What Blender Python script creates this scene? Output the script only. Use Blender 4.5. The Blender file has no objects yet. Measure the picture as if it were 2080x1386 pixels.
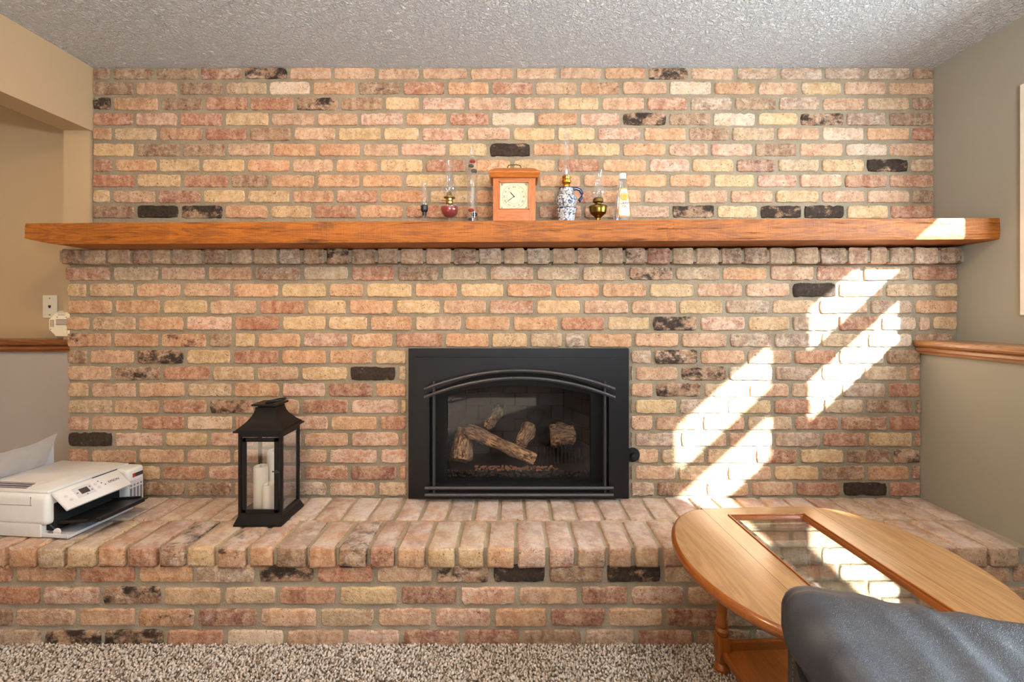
import bpy, bmesh, math, random
import numpy as np
from mathutils import Vector, Matrix, noise as mnoise
PI = math.pi
random.seed(7)
SC = bpy.context.scene
C = SC.collection

# ---------------------------------------------------------------- camera, world, lights, exposure
EYE = 1.1615
F = 890.0
cam = bpy.data.cameras.new('camera'); camo = bpy.data.objects.new('camera', cam); C.objects.link(camo)
cam.sensor_width = 36.0; cam.lens = F / 2080 * 36.0
cam.shift_x = 0.0; cam.shift_y = -(693 - 636) / 2080
cam.clip_start = 0.02
camo.location = (0, 0, EYE); camo.rotation_euler = (PI / 2, 0, 0)
SC.camera = camo
SC.view_settings.view_transform = 'Standard'; SC.view_settings.look = 'None'
SC.view_settings.gamma = 1.0; SC.view_settings.use_curve_mapping = False
SC.view_settings.exposure = -0.10

wd = bpy.data.worlds.new('sky'); SC.world = wd; wd.use_nodes = True
bg = wd.node_tree.nodes['Background']; bg.inputs[0].default_value = (0.62, 0.80, 1.0, 1); bg.inputs[1].default_value = 4.0

def light(name, kind, loc, energy, color, direction=(0, 0, -1), **kw):
    l = bpy.data.lights.new(name, kind); l.energy = energy; l.color = color
    for k, v in kw.items(): setattr(l, k, v)
    o = bpy.data.objects.new(name, l); C.objects.link(o); o.location = loc
    o.rotation_euler = Vector(direction).to_track_quat('-Z', 'Y').to_euler()
    return o
SUN_DIR = (-0.728, 1.0, -0.655)
light('sun', 'SUN', (4, -2, 4), 72.0, (1.0, 0.98, 0.95), SUN_DIR, angle=0.018)
# daylight that comes in through the two windows
light('window_daylight', 'AREA', (2.30, 0.80, 1.62), 200.0, (0.74, 0.88, 1.0), (-1, 0.05, -0.12), shape='RECTANGLE', size=1.6, size_y=0.8)
light('rear_window_daylight', 'AREA', (0.35, -3.12, 1.45), 8.0, (0.84, 0.92, 1.0), (0, 1, -0.05), shape='RECTANGLE', size=2.2, size_y=1.2)
light('ceiling_fill_light', 'AREA', (0.5, -0.9, 1.55), 150.0, (0.93, 0.96, 1.0), (0.05, 0.30, 1), shape='DISK', size=0.5)  # added fill with no fixture, brightens the ceiling from behind the camera
# warm recessed ceiling lamps
WARM = (1.0, 0.72, 0.43)
light('recessed_lamp_light', 'AREA', (0.72, 0.70, 2.285), 6.5, WARM, (0, 0.28, -1), shape='DISK', size=0.13)
light('recessed_lamp_light', 'AREA', (-0.75, 0.70, 2.285), 21.0, WARM, (0, 0.28, -1), shape='DISK', size=0.13)
light('recessed_lamp_light', 'AREA', (-1.2, -1.2, 2.285), 14.0, WARM, (0, 0, -1), shape='DISK', size=0.16)
light('recessed_lamp_light', 'AREA', (-3.0, 0.55, 2.285), 13.0, WARM, (0, 0, -1), shape='DISK', size=0.16)

# ---------------------------------------------------------------- materials
def srgb(h):
    h = h.lstrip('#'); v = [int(h[i:i + 2], 16) / 255 for i in (0, 2, 4)]
    return tuple((c / 12.92 if c <= 0.04045 else ((c + 0.055) / 1.055) ** 2.4) for c in v) + (1,)

class NT:
    def __init__(s, name):
        s.m = bpy.data.materials.new(name); s.m.use_nodes = True
        s.t = s.m.node_tree; s.b = s.t.nodes['Principled BSDF']; s.out = s.t.nodes['Material Output']
    def n(s, typ, **kw):
        nd = s.t.nodes.new(typ)
        for k, v in kw.items():
            if k.startswith('i_'):
                key = k[2:]; key = int(key) if key.isdigit() else key.replace('_', ' ')
                s.put(nd.inputs[key], v)
            else: setattr(nd, k, v)
        return nd
    def put(s, sock, v):
        if isinstance(v, bpy.types.NodeSocket): s.t.links.new(v, sock)
        else: sock.default_value = v
    def math(s, op, a, b=None, c=None, clamp=False):
        nd = s.t.nodes.new('ShaderNodeMath'); nd.operation = op; nd.use_clamp = clamp
        s.put(nd.inputs[0], a)
        if b is not None: s.put(nd.inputs[1], b)
        if c is not None: s.put(nd.inputs[2], c)
        return nd.outputs[0]
    def mix(s, f, a, b, blend='MIX'):
        nd = s.t.nodes.new('ShaderNodeMix'); nd.data_type = 'RGBA'; nd.blend_type = blend
        s.put(nd.inputs[0], f); s.put(nd.inputs[6], a); s.put(nd.inputs[7], b)
        return nd.outputs[2]
    def ramp(s, f, lo, hi, a=0.0, b=1.0):
        nd = s.t.nodes.new('ShaderNodeMapRange'); nd.interpolation_type = 'SMOOTHSTEP'
        s.put(nd.inputs[0], f)
        for i, v in enumerate((lo, hi, a, b)): s.put(nd.inputs[i + 1], v)
        return nd.outputs[0]
    def noise(s, vec, scale, detail=4, rough=0.6, dist=0.0):
        nd = s.n('ShaderNodeTexNoise'); s.put(nd.inputs['Vector'], vec)
        nd.inputs['Scale'].default_value = scale; nd.inputs['Detail'].default_value = detail
        nd.inputs['Roughness'].default_value = rough; nd.inputs['Distortion'].default_value = dist
        return nd.outputs[0]
    def vmap(s, vec, scale=(1, 1, 1), loc=None):
        nd = s.n('ShaderNodeMapping'); s.put(nd.inputs['Vector'], vec); nd.inputs['Scale'].default_value = scale
        if loc is not None: s.put(nd.inputs['Location'], loc)
        return nd.outputs[0]
    def bump(s, h, strength=0.5, dist=0.01, normal=None):
        nd = s.n('ShaderNodeBump'); nd.inputs['Strength'].default_value = strength; nd.inputs['Distance'].default_value = dist
        s.put(nd.inputs['Height'], h)
        if normal is not None: s.put(nd.inputs['Normal'], normal)
        return nd.outputs[0]
    def end(s, color=None, rough=None, normal=None, metal=None, spec=None, **kw):
        if color is not None: s.put(s.b.inputs['Base Color'], color)
        if rough is not None: s.put(s.b.inputs['Roughness'], rough)
        if normal is not None: s.put(s.b.inputs['Normal'], normal)
        if metal is not None: s.put(s.b.inputs['Metallic'], metal)
        if spec is not None: s.put(s.b.inputs['Specular IOR Level'], spec)
        for k, v in kw.items(): s.put(s.b.inputs[k.replace('_', ' ')], v)
        return s.m
    @property
    def pos(s): return s.n('ShaderNodeNewGeometry').outputs['Position']
    @property
    def obj(s): return s.n('ShaderNodeTexCoord').outputs['Object']

def plain(name, col, rough=0.5, metal=0.0, spec=0.5, bump=0.0, bscale=200, **kw):
    t = NT(name); v = t.obj
    n = t.noise(v, 9, 3)
    c = t.mix(t.ramp(n, 0.3, 0.7, 0.0, 0.10), srgb(col), (0.02, 0.015, 0.01, 1))
    nrm = t.bump(t.noise(v, bscale, 3), bump, 0.002) if bump else None
    return t.end(c, rough, nrm, metal, spec, **kw)

def brick_material(name, dusty=False):
    t = NT(name)
    oi = t.n('ShaderNodeObjectInfo')
    off = t.n('ShaderNodeCombineXYZ'); t.put(off.inputs[0], t.math('MULTIPLY', oi.outputs['Random'], 37.0)); t.put(off.inputs[2], t.math('MULTIPLY', oi.outputs['Random'], 91.0))
    va = t.n('ShaderNodeVectorMath', operation='ADD'); t.put(va.inputs[0], t.pos); t.put(va.inputs[1], off.outputs[0]); v = va.outputs[0]
    base = t.mix(1.0, oi.outputs['Color'], (0.83, 0.76, 0.67, 1), 'MULTIPLY')
    big = t.noise(v, 11, 3, 0.6, 0.6)
    bands = t.noise(t.vmap(v, (1.0, 1.0, 0.12)), 26, 2, 0.5)
    fine = t.noise(v, 75, 5, 0.7)
    c = t.mix(t.ramp(big, 0.40, 0.62, 0, 0.75), base, t.mix(0.42, base, srgb('#96604A')))
    c = t.mix(t.ramp(bands, 0.44, 0.58, 0, 0.45), c, t.mix(0.5, base, srgb('#E2BE94')))
    # lime and old mortar smears
    lime = t.math('MULTIPLY', oi.outputs['Object Index'], 0.1)
    ln = t.noise(t.vmap(v, (1, 1, 1.7)), 21, 5, 0.7, 0.8)
    lf = t.ramp(t.math('ADD', ln, t.math('MULTIPLY', lime, 0.22)), 0.58, 0.80, 0, 0.55)
    c = t.mix(lf, c, srgb('#D9C8B6'))
    grain = t.noise(v, 48, 8, 0.78, 0.4)
    c = t.mix(t.ramp(grain, 0.44, 0.62, 0.0, 0.42), c, t.mix(0.6, base, srgb('#E6CDB0')))
    c = t.mix(t.ramp(grain, 0.52, 0.36, 0.0, 0.50), c, t.mix(0.55, base, srgb('#5C3E2E')))
    # kiln-burnt dark areas
    st = t.math('SUBTRACT', 1.0, oi.outputs['Alpha'])
    sn = t.noise(t.vmap(v, (0.9, 1, 1.2)), 17, 8, 0.70, 0.15)
    sf = t.ramp(t.math('ADD', sn, t.math('MULTIPLY', t.math('SUBTRACT', st, 0.5), 0.52)), 0.44, 0.60, 0, 0.93)
    sf = t.math('MULTIPLY', sf, t.ramp(st, 0.02, 0.12))
    # pits
    pits = t.ramp(t.noise(v, 130, 3, 0.6), 0.57, 0.64, 0, 0.75)
    c = t.mix(t.math('MULTIPLY', pits, t.ramp(t.noise(v, 24, 2), 0.42, 0.6)), c, srgb('#5A3A28'))
    c = t.mix(t.ramp(fine, 0.3, 0.75, 0.0, 0.32), c, t.mix(0.5, c, srgb('#E8D2B8')))
    c = t.mix(sf, c, t.mix(t.ramp(fine, 0.4, 0.7, 0, 0.5), srgb('#1A1615'), srgb('#453830')))
    if dusty:
        nz = t.n('ShaderNodeSeparateXYZ'); t.put(nz.inputs[0], t.n('ShaderNodeNewGeometry').outputs['True Normal'])
        df = t.math('MULTIPLY', t.ramp(nz.outputs[2], 0.4, 0.9), t.ramp(t.noise(v, 17, 5, 0.7), 0.32, 0.66, 0.30, 0.88))
        c = t.mix(df, c, t.mix(t.ramp(t.noise(v, 13, 6, 0.7), 0.40, 0.62), srgb('#C6B8AE'), srgb('#A68C80')))
        c = t.mix(t.math('MULTIPLY', sf, 0.6), c, srgb('#3A3230'))
    h = t.math('ADD', t.math('MULTIPLY', t.noise(v, 42, 5, 0.65), 1.0), t.math('MULTIPLY', t.noise(v, 170, 3, 0.6), 0.45))
    nrm = t.bump(h, 0.95, 0.0055)
    return t.end(c, t.ramp(fine, 0, 1, 0.82, 0.98), nrm, spec=0.25)

def mortar_material(name='lime mortar', c1='#978A75', c2='#80745F'):
    t = NT(name); v = t.pos
    c = t.mix(t.ramp(t.noise(v, 7, 4), 0.3, 0.7), srgb(c1), srgb(c2))
    c = t.mix(t.ramp(t.noise(v, 180, 3), 0.35, 0.7, 0, 0.4), c, srgb('#A89B88'))
    h = t.math('ADD', t.noise(v, 30, 5, 0.7), t.math('MULTIPLY', t.noise(v, 240, 3), 0.4))
    return t.end(c, 0.95, t.bump(h, 0.9, 0.006), spec=0.2)

def wall_paint(name, col, bump=0.12):
    t = NT(name); v = t.pos
    c = t.mix(t.ramp(t.noise(v, 2.0, 2), 0.3, 0.7, 0, 0.12), srgb(col), srgb('#8d8478'))
    return t.end(c, 0.72, t.bump(t.noise(v, 330, 3, 0.6), bump, 0.0015), spec=0.35)

def ceiling_material():
    t = NT('textured ceiling paint'); v = t.pos
    vd = t.n('ShaderNodeTexVoronoi', feature='DISTANCE_TO_EDGE'); 
    dn = t.n('ShaderNodeTexNoise'); t.put(dn.inputs['Vector'], v); dn.inputs['Scale'].default_value = 26; dn.inputs['Detail'].default_value = 3
    mv = t.n('ShaderNodeVectorMath', operation='MULTIPLY_ADD'); t.put(mv.inputs[0], dn.outputs['Color']); mv.inputs[1].default_value = (0.05, 0.05, 0.05); t.put(mv.inputs[2], v)
    t.put(vd.inputs['Vector'], mv.outputs[0]); vd.inputs['Scale'].default_value = 42
    a = t.ramp(vd.outputs['Distance'], 0.0, 0.22, 1.0, 0.0)
    n = t.noise(mv.outputs[0], 85, 4, 0.65, 1.2)
    h = t.math('ADD', t.math('MULTIPLY', a, 0.8), t.ramp(n, 0.38, 0.66))
    c = t.mix(t.ramp(n, 0.3, 0.7), srgb('#E4E3E1'), srgb('#EFEEED'))
    return t.end(c, 0.85, t.bump(h, 0.9, 0.008), spec=0.3)

def wood(name, dark, light_, axis='X', scale=1.0, rough=0.35, knots=False, bump=0.25, contrast=1.0, coat=0.0):
    t = NT(name); v = t.obj
    st = {'X': (0.10, 1, 1), 'Y': (1, 0.10, 1), 'Z': (1, 1, 0.10)}[axis]
    s2 = {'X': (0.025, 1, 1), 'Y': (1, 0.025, 1), 'Z': (1, 1, 0.025)}[axis]
    n1 = t.noise(t.vmap(v, st), 26 * scale, 5, 0.6, 0.9)
    rings = t.math('SINE', t.math('MULTIPLY', n1, 42.0))
    gr = t.ramp(rings, -1.0, 1.0)
    fi = t.noise(t.vmap(v, s2), 420 * scale, 3, 0.6)
    f = t.math('ADD', t.math('MULTIPLY', gr, 0.45 * contrast), t.math('MULTIPLY', t.ramp(fi, 0.35, 0.65), 0.5 * contrast), clamp=True)
    c = t.mix(f, srgb(light_), srgb(dark))
    h = t.math('ADD', t.math('MULTIPLY', fi, 0.7), t.math('MULTIPLY', gr, 0.2))
    if knots:
        vo = t.n('ShaderNodeTexVoronoi', feature='F1'); t.put(vo.inputs['Vector'], t.vmap(v, (0.42, 1, 1.0))); vo.inputs['Scale'].default_value = 5.2
        kd = t.math('ADD', vo.outputs['Distance'], t.math('MULTIPLY', t.noise(v, 60, 4, 0.7), 0.16))
        kf = t.ramp(kd, 0.10, 0.26, 0.85, 0.0)
        c = t.mix(kf, c, srgb('#3E1D0C'))
        saw = t.noise(t.vmap(v, (1, 0.2, 0.03)), 330, 2, 0.5)
        crack = t.ramp(t.noise(t.vmap(v, (0.09, 1, 1.4)), 38, 4, 0.7), 0.60, 0.68)
        c = t.mix(t.math('MULTIPLY', crack, 0.45), c, srgb('#3E1C0A'))
        c = t.mix(t.ramp(saw, 0.45, 0.7, 0, 0.12), c, t.mix(0.5, c, srgb('#D9925A')))
        h = t.math('ADD', h, t.math('ADD', t.math('MULTIPLY', saw, 0.8), t.math('MULTIPLY', crack, -1.4)))
    return t.end(c, rough, t.bump(h, bump, 0.002), spec=0.45, Coat_Weight=coat, Coat_Roughness=0.15)

def thin_glass(name, tint=(1, 1, 1, 1), gloss=1.0, dirt=0.0):
    t = NT(name)
    tr = t.n('ShaderNodeBsdfTransparent'); tr.inputs[0].default_value = tint
    gl = t.n('ShaderNodeBsdfGlossy'); gl.inputs['Roughness'].default_value = 0.02; gl.inputs[0].default_value = (1, 1, 1, 1)
    lw = t.n('ShaderNodeLayerWeight'); lw.inputs[0].default_value = 0.5
    fac = t.math('MULTIPLY', t.math('ADD', t.math('MULTIPLY', t.math('POWER', lw.outputs['Facing'], 3.0), 0.9), 0.05), gloss, clamp=True)
    mx = t.n('ShaderNodeMixShader'); t.put(mx.inputs[0], fac); t.put(mx.inputs[1], tr.outputs[0]); t.put(mx.inputs[2], gl.outputs[0])
    o = mx.outputs[0]
    if dirt:
        df = t.n('ShaderNodeBsdfDiffuse'); df.inputs[0].default_value = (0.6, 0.6, 0.62, 1)
        m2 = t.n('ShaderNodeMixShader'); t.put(m2.inputs[0], t.math('MULTIPLY', t.ramp(t.noise(t.obj, 5, 3), 0.3, 0.7), dirt)); t.put(m2.inputs[1], o); t.put(m2.inputs[2], df.outputs[0]); o = m2.outputs[0]
    t.t.links.new(o, t.out.inputs['Surface'])
    return t.m

def vcol_material(name, rough=0.95):
    t = NT(name); a = t.n('ShaderNodeAttribute', attribute_name='tint')
    return t.end(a.outputs['Color'], rough, spec=0.1)

def blue_white():
    t = NT('blue and white glaze'); v = t.obj
    vo = t.n('ShaderNodeTexVoronoi', feature='F1'); t.put(vo.inputs['Vector'], v); vo.inputs['Scale'].default_value = 120
    n = t.noise(v, 150, 3, 0.6, 1.5)
    f = t.ramp(t.math('ADD', vo.outputs['Distance'], t.math('MULTIPLY', n, 0.9)), 0.98, 1.08)
    c = t.mix(f, srgb('#C2BEB8'), srgb('#343F5A'))
    n2 = t.noise(v, 70, 3, 0.6)
    c = t.mix(t.ramp(n2, 0.52, 0.60, 0, 0.6), c, srgb('#8C9BAE'))
    return t.end(c, 0.22, spec=0.6)

def leather():
    t = NT('charcoal leather'); v = t.obj
    vo = t.n('ShaderNodeTexVoronoi', feature='DISTANCE_TO_EDGE'); t.put(vo.inputs['Vector'], v); vo.inputs['Scale'].default_value = 420
    g = t.ramp(vo.outputs['Distance'], 0, 0.25)
    n = t.noise(v, 9, 4)
    c = t.mix(t.ramp(n, 0.3, 0.7), srgb('#2B2C31'), srgb('#37383E'))
    h = t.math('ADD', t.math('MULTIPLY', g, 0.5), t.math('MULTIPLY', t.noise(v, 60, 4), 0.6))
    return t.end(c, t.ramp(n, 0.2, 0.8, 0.30, 0.42), t.bump(h, 0.45, 0.0012), spec=0.5)

def log_material():
    t = NT('ceramic log'); v = t.obj
    n = t.noise(t.vmap(v, (0.25, 1, 1)), 110, 4, 0.6, 0.6)
    big = t.noise(v, 16, 3)
    c = t.mix(t.ramp(n, 0.42, 0.58), srgb('#5A3C28'), srgb('#DDB07A'))
    c = t.mix(t.ramp(big, 0.42, 0.6, 0, 0.6), c, srgb('#7D6857'))
    return t.end(c, 0.9, t.bump(n, 1.0, 0.004))

M = {}
M['brick'] = brick_material('reclaimed brick')
M['brick_top'] = brick_material('reclaimed hearth brick', True)
M['mortar'] = mortar_material()
M['mortar_h'] = mortar_material('hearth mortar', '#B0A28E', '#968871')
M['paint'] = wall_paint('greige wall paint', '#B9AE9C')
M['paint_l'] = wall_paint('warm greige wall paint', '#B89E7A')
M['paint_g'] = wall_paint('grey wall paint', '#A9A099')
M['paint_r'] = wall_paint('taupe wall paint', '#989485')
M['trimwhite'] = plain('cream trim paint', '#E6DFCF', 0.4)
M['ceiling'] = ceiling_material()
M['beam'] = wood('rough sawn stained beam', '#713A0A', '#AC6212', 'X', 0.9, 0.5, True, 1.0, 1.0)
M['rail_x'] = wood('stained oak rail along x', '#5C3119', '#94582E', 'X', 1.0, 0.3, bump=0.15, coat=0.3)
M['rail_y'] = wood('oak rail along y', '#7E522F', '#AC7C50', 'Y', 1.0, 0.35, bump=0.15, coat=0.3)
M['oak_top'] = wood('honey oak top', '#73512F', '#A37A4E', 'Y', 0.55, 0.22, bump=0.12, contrast=0.6, coat=0.5)
M['oak_edge'] = wood('honey oak edge', '#6A3610', '#98551F', 'Y', 0.8, 0.28, bump=0.1, contrast=0.6, coat=0.4)
M['oak_leg'] = wood('dark honey oak', '#6B3510', '#9E5A22', 'Z', 0.8, 0.3, bump=0.1, contrast=0.6, coat=0.3)
M['clock_oak'] = wood('orange oak', '#8A440F', '#BA6A1E', 'Z', 1.3, 0.35, bump=0.15, contrast=0.8)
M['clock_oak_x'] = wood('orange oak across', '#8A440F', '#BA6A1E', 'X', 1.3, 0.35, bump=0.15, contrast=0.8)
M['black_metal'] = plain('black powder coat', '#121215', 0.42, 0.0, 0.35, 0.1, 400)
M['door_black'] = plain('matt black steel', '#070708', 0.5, 0.0, 0.25)
M['iron'] = plain('hammered iron', '#3F3E40', 0.42, 0.5, 0.5, 0.9, 110)
M['lantern'] = plain('dark bronze lantern metal', '#0C0A0A', 0.42, 0.1, 0.35, 0.15, 300)
M['glass'] = thin_glass('clear glass', (0.95, 0.955, 0.955, 1), 1.5, 0.10)
M['pane'] = thin_glass('lantern pane', (0.95, 0.95, 0.96, 1), 0.8, 0.05)
M['winglass'] = thin_glass('window pane', (0.98, 0.99, 0.99, 1), 0.5)
M['fireglass'] = thin_glass('fireplace glass', (0.84, 0.82, 0.82, 1), 0.22, 0.02)
M['tableglass'] = thin_glass('bevelled table glass', (0.86, 0.93, 0.90, 1), 1.2)
M['bevelglass'] = thin_glass('glass bevel', (0.75, 0.88, 0.83, 1), 3.5)
M['wax'] = plain('ivory wax', '#EDE3CF', 0.5, Subsurface_Weight=0.15)
M['flametip'] = plain('pale flame tip', '#D8BFA8', 0.4)
M['brass'] = plain('bright brass', '#D9A33C', 0.24, 1.0)
M['oldbrass'] = plain('antique brass', '#8E7432', 0.25, 1.0)
M['gilt'] = plain('aged gilt', '#B59A63', 0.35, 1.0)
M['blackplastic'] = plain('black plastic', '#17171A', 0.35)
M['redoil'] = plain('red lamp oil', '#8E1512', 0.12, spec=0.6)
M['bluewhite'] = blue_white()
M['cobalt'] = plain('cobalt glaze', '#1F2B55', 0.15, spec=0.7)
M['dial'] = plain('cream dial', '#CFC2A2', 0.5)
M['ink'] = plain('dark print', '#2A2622', 0.6)
M['mutedink'] = plain('muted print', '#8C7B62', 0.6)
M['white'] = plain('white plastic', '#E4E2DF', 0.35)
M['lightgrey'] = plain('pale grey plastic', '#CFCED0', 0.38)
M['grey'] = plain('mid grey print', '#77777E', 0.4)
M['darkgrey'] = plain('dark grey screen', '#4A4444', 0.25)
M['paper'] = plain('white paper', '#E6E1DE', 0.7)
M['stripe'] = plain('dark printed photograph', '#3B3242', 0.25)
M['almond'] = plain('almond plastic', '#E2DAC4', 0.4)
M['cream'] = plain('cream plastic', '#F0E6CC', 0.4)
M['lcd'] = plain('grey display', '#B8A493', 0.3)
M['label'] = plain('cream label', '#EFE6D2', 0.45)
M['labelorange'] = plain('orange label print', '#E0962E', 0.45)
M['leather'] = leather()
M['leather_dark'] = plain('dark leather side', '#232226', 0.5, bump=0.3, bscale=300)
M['thread'] = plain('grey stitching', '#6A6864', 0.8)
M['log'] = log_material()
M['char'] = plain('charred log', '#1C191A', 0.95, bump=0.8, bscale=90)
M['firebrick'] = plain('sooted firebrick', '#4A4036', 0.9, bump=0.6, bscale=120)
M['soot'] = plain('soot black', '#0B0A0A', 0.9)
M['ember'] = plain('rusty ember wool', '#A06A4A', 0.95)
M['gravel'] = plain('dark lava gravel', '#3D332C', 0.95)
M['carpet'] = vcol_material('carpet yarn')
M['bulb_red'] = plain('red bulb liquid', '#A31212', 0.1)
M['bulb_blue'] = plain('dark blue bulb liquid', '#15252F', 0.1)
M['bulb_yellow'] = plain('amber tag', '#C48A1A', 0.3, 0.6)
def carpet_base():
    t = NT('carpet backing'); v = t.pos
    n = t.noise(v, 120, 4, 0.7)
    c = t.mix(t.ramp(n, 0.35, 0.65), srgb('#8E7A66'), srgb('#C4B5A4'))
    return t.end(c, 0.95, t.bump(n, 1.0, 0.01), spec=0.1)
M['carpet_base'] = carpet_base()

# ---------------------------------------------------------------- mesh helpers
class MB:
    def __init__(s): s.bm = bmesh.new()
    def box(s, x0, x1, y0, y1, z0, z1, bev=0.0, seg=2, mat=None):
        r = bmesh.ops.create_cube(s.bm, size=1.0); vs = r['verts']
        bmesh.ops.scale(s.bm, vec=(x1 - x0, y1 - y0, z1 - z0), verts=vs)
        bmesh.ops.translate(s.bm, vec=((x0 + x1) / 2, (y0 + y1) / 2, (z0 + z1) / 2), verts=vs)
        if bev > 0:
            es = list({e for v in vs for e in v.link_edges})
            r2 = bmesh.ops.bevel(s.bm, geom=es, offset=bev, segments=seg, affect='EDGES', profile=0.5)
            vs = list({v for f in r2['faces'] for v in f.verts})
        if mat is not None: bmesh.ops.transform(s.bm, matrix=mat, verts=vs)
        return s
    def lathe(s, prof, seg=32, c=(0, 0, 0), mat=None, cap=True):
        rings = []; vs = []
        for (r, z) in prof:
            ring = [s.bm.verts.new((c[0] + r * math.cos(2 * PI * i / seg), c[1] + r * math.sin(2 * PI * i / seg), c[2] + z)) for i in range(seg)]
            rings.append(ring); vs += ring
        for a, b in zip(rings, rings[1:]):
            for i in range(seg): s.bm.faces.new((a[i], a[(i + 1) % seg], b[(i + 1) % seg], b[i]))
        if cap:
            for ring, fl in ((rings[0], True), (rings[-1], False)):
                if (ring[0].co - ring[seg // 2].co).length > 1e-5:
                    s.bm.faces.new(list(reversed(ring)) if fl else ring)
        if mat is not None: bmesh.ops.transform(s.bm, matrix=mat, verts=vs)
        return s
    def tube(s, pts, r, seg=8, closed=False, flat=1.0):
        pts = [Vector(p) for p in pts]; n = len(pts); rings = []
        rr = r if isinstance(r, (list, tuple)) else [r] * n
        up = Vector((0, 0, 1))
        for i, p in enumerate(pts):
            a = pts[(i - 1) % n] if (closed or i > 0) else pts[0]
            b = pts[(i + 1) % n] if (closed or i < n - 1) else pts[-1]
            d = (b - a).normalized()
            u = d.cross(up)
            if u.length < 1e-3: u = d.cross(Vector((0, 1, 0)))
            u.normalize(); w = u.cross(d).normalized()
            rings.append([s.bm.verts.new(p + rr[i] * (math.cos(2 * PI * k / seg) * u + flat * math.sin(2 * PI * k / seg) * w)) for k in range(seg)])
        m = n if closed else n - 1
        for i in range(m):
            a, b = rings[i], rings[(i + 1) % n]
            for k in range(seg): s.bm.faces.new((a[k], a[(k + 1) % seg], b[(k + 1) % seg], b[k]))
        if not closed:
            s.bm.faces.new(list(reversed(rings[0]))); s.bm.faces.new(rings[-1])
        return s
    def prism(s, poly, axis, a, b):
        """poly: 2-D points; extruded along axis from a to b. axis 'Y': poly is (x,z); 'X': (y,z); 'Z': (x,y)"""
        def P(p, t): return {'Y': (p[0], t, p[1]), 'X': (t, p[0], p[1]), 'Z': (p[0], p[1], t)}[axis]
        A = [s.bm.verts.new(P(p, a)) for p in poly]; B = [s.bm.verts.new(P(p, b)) for p in poly]
        n = len(poly)
        s.bm.faces.new(A); s.bm.faces.new(list(reversed(B)))
        for i in range(n): s.bm.faces.new((A[i], B[i], B[(i + 1) % n], A[(i + 1) % n]))
        return s
    def sphere(s, c, r, sc=(1, 1, 1), u=16, v=10):
        g = bmesh.ops.create_uvsphere(s.bm, u_segments=u, v_segments=v, radius=r)
        bmesh.ops.scale(s.bm, vec=sc, verts=g['verts']); bmesh.ops.translate(s.bm, vec=c, verts=g['verts'])
        return s
    def mesh(s, name, mat=None, smooth=False, ang=None):
        bmesh.ops.recalc_face_normals(s.bm, faces=s.bm.faces)
        me = bpy.data.meshes.new(name); s.bm.to_mesh(me); s.bm.free()
        if mat: me.materials.append(mat)
        if smooth:
            me.shade_smooth()
            if ang: me.set_sharp_from_angle(angle=math.radians(ang))
        return me
    def build(s, name, mat, parent=None, smooth=False, ang=35, loc=None, rot=None):
        o = bpy.data.objects.new(name, s.mesh(name, mat, smooth, ang)); C.objects.link(o)
        if parent: o.parent = parent
        if loc: o.location = loc
        if rot: o.rotation_euler = rot
        return o

def thing(name, label, cat, loc=(0, 0, 0), rz=0, group=None):
    o = bpy.data.objects.new(name, None); C.objects.link(o); o.location = loc; o.rotation_euler = (0, 0, rz)
    o.empty_display_size = 0.05
    o['label'] = label; o['category'] = cat
    if group: o['group'] = group
    return o
def tag(o, label, cat, group=None):
    o['label'] = label; o['category'] = cat
    if group: o['group'] = group
    return o
def struct(o, label=None, cat='structure'):
    o['kind'] = 'structure'
    if label: o['label'] = label; o['category'] = cat
    return o
def text(name, body, size, mat, parent, loc, rot, ext=0.0002, align='CENTER'):
    cu = bpy.data.curves.new(name, 'FONT'); cu.body = body; cu.size = size; cu.extrude = ext
    cu.align_x = align; cu.align_y = 'CENTER'; cu.materials.append(mat)
    tmp = bpy.data.objects.new(name, cu); me = bpy.data.meshes.new_from_object(tmp); bpy.data.objects.remove(tmp)
    o = bpy.data.objects.new(name, me); C.objects.link(o); o.parent = parent; o.location = loc; o.rotation_euler = rot
    return o

# ---------------------------------------------------------------- scale of the planes (pixels per metre)
S_U, S_L, S_C, S_B = 436.0, 460.0, 469.0, 505.0
Y_U, Y_L, Y_C, Y_B = F / S_U, F / S_L, F / S_C, F / S_B
HEARTH = EYE - 0.813
Y_HF = F / 589.0          # nose of the hearth
Y_RF = F / 582.0          # riser face
CEIL = EYE + 1.142
XR = 1.963                # right wall
XH = 1.802                # right half wall
XL = -1.95                # left end of brick

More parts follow.
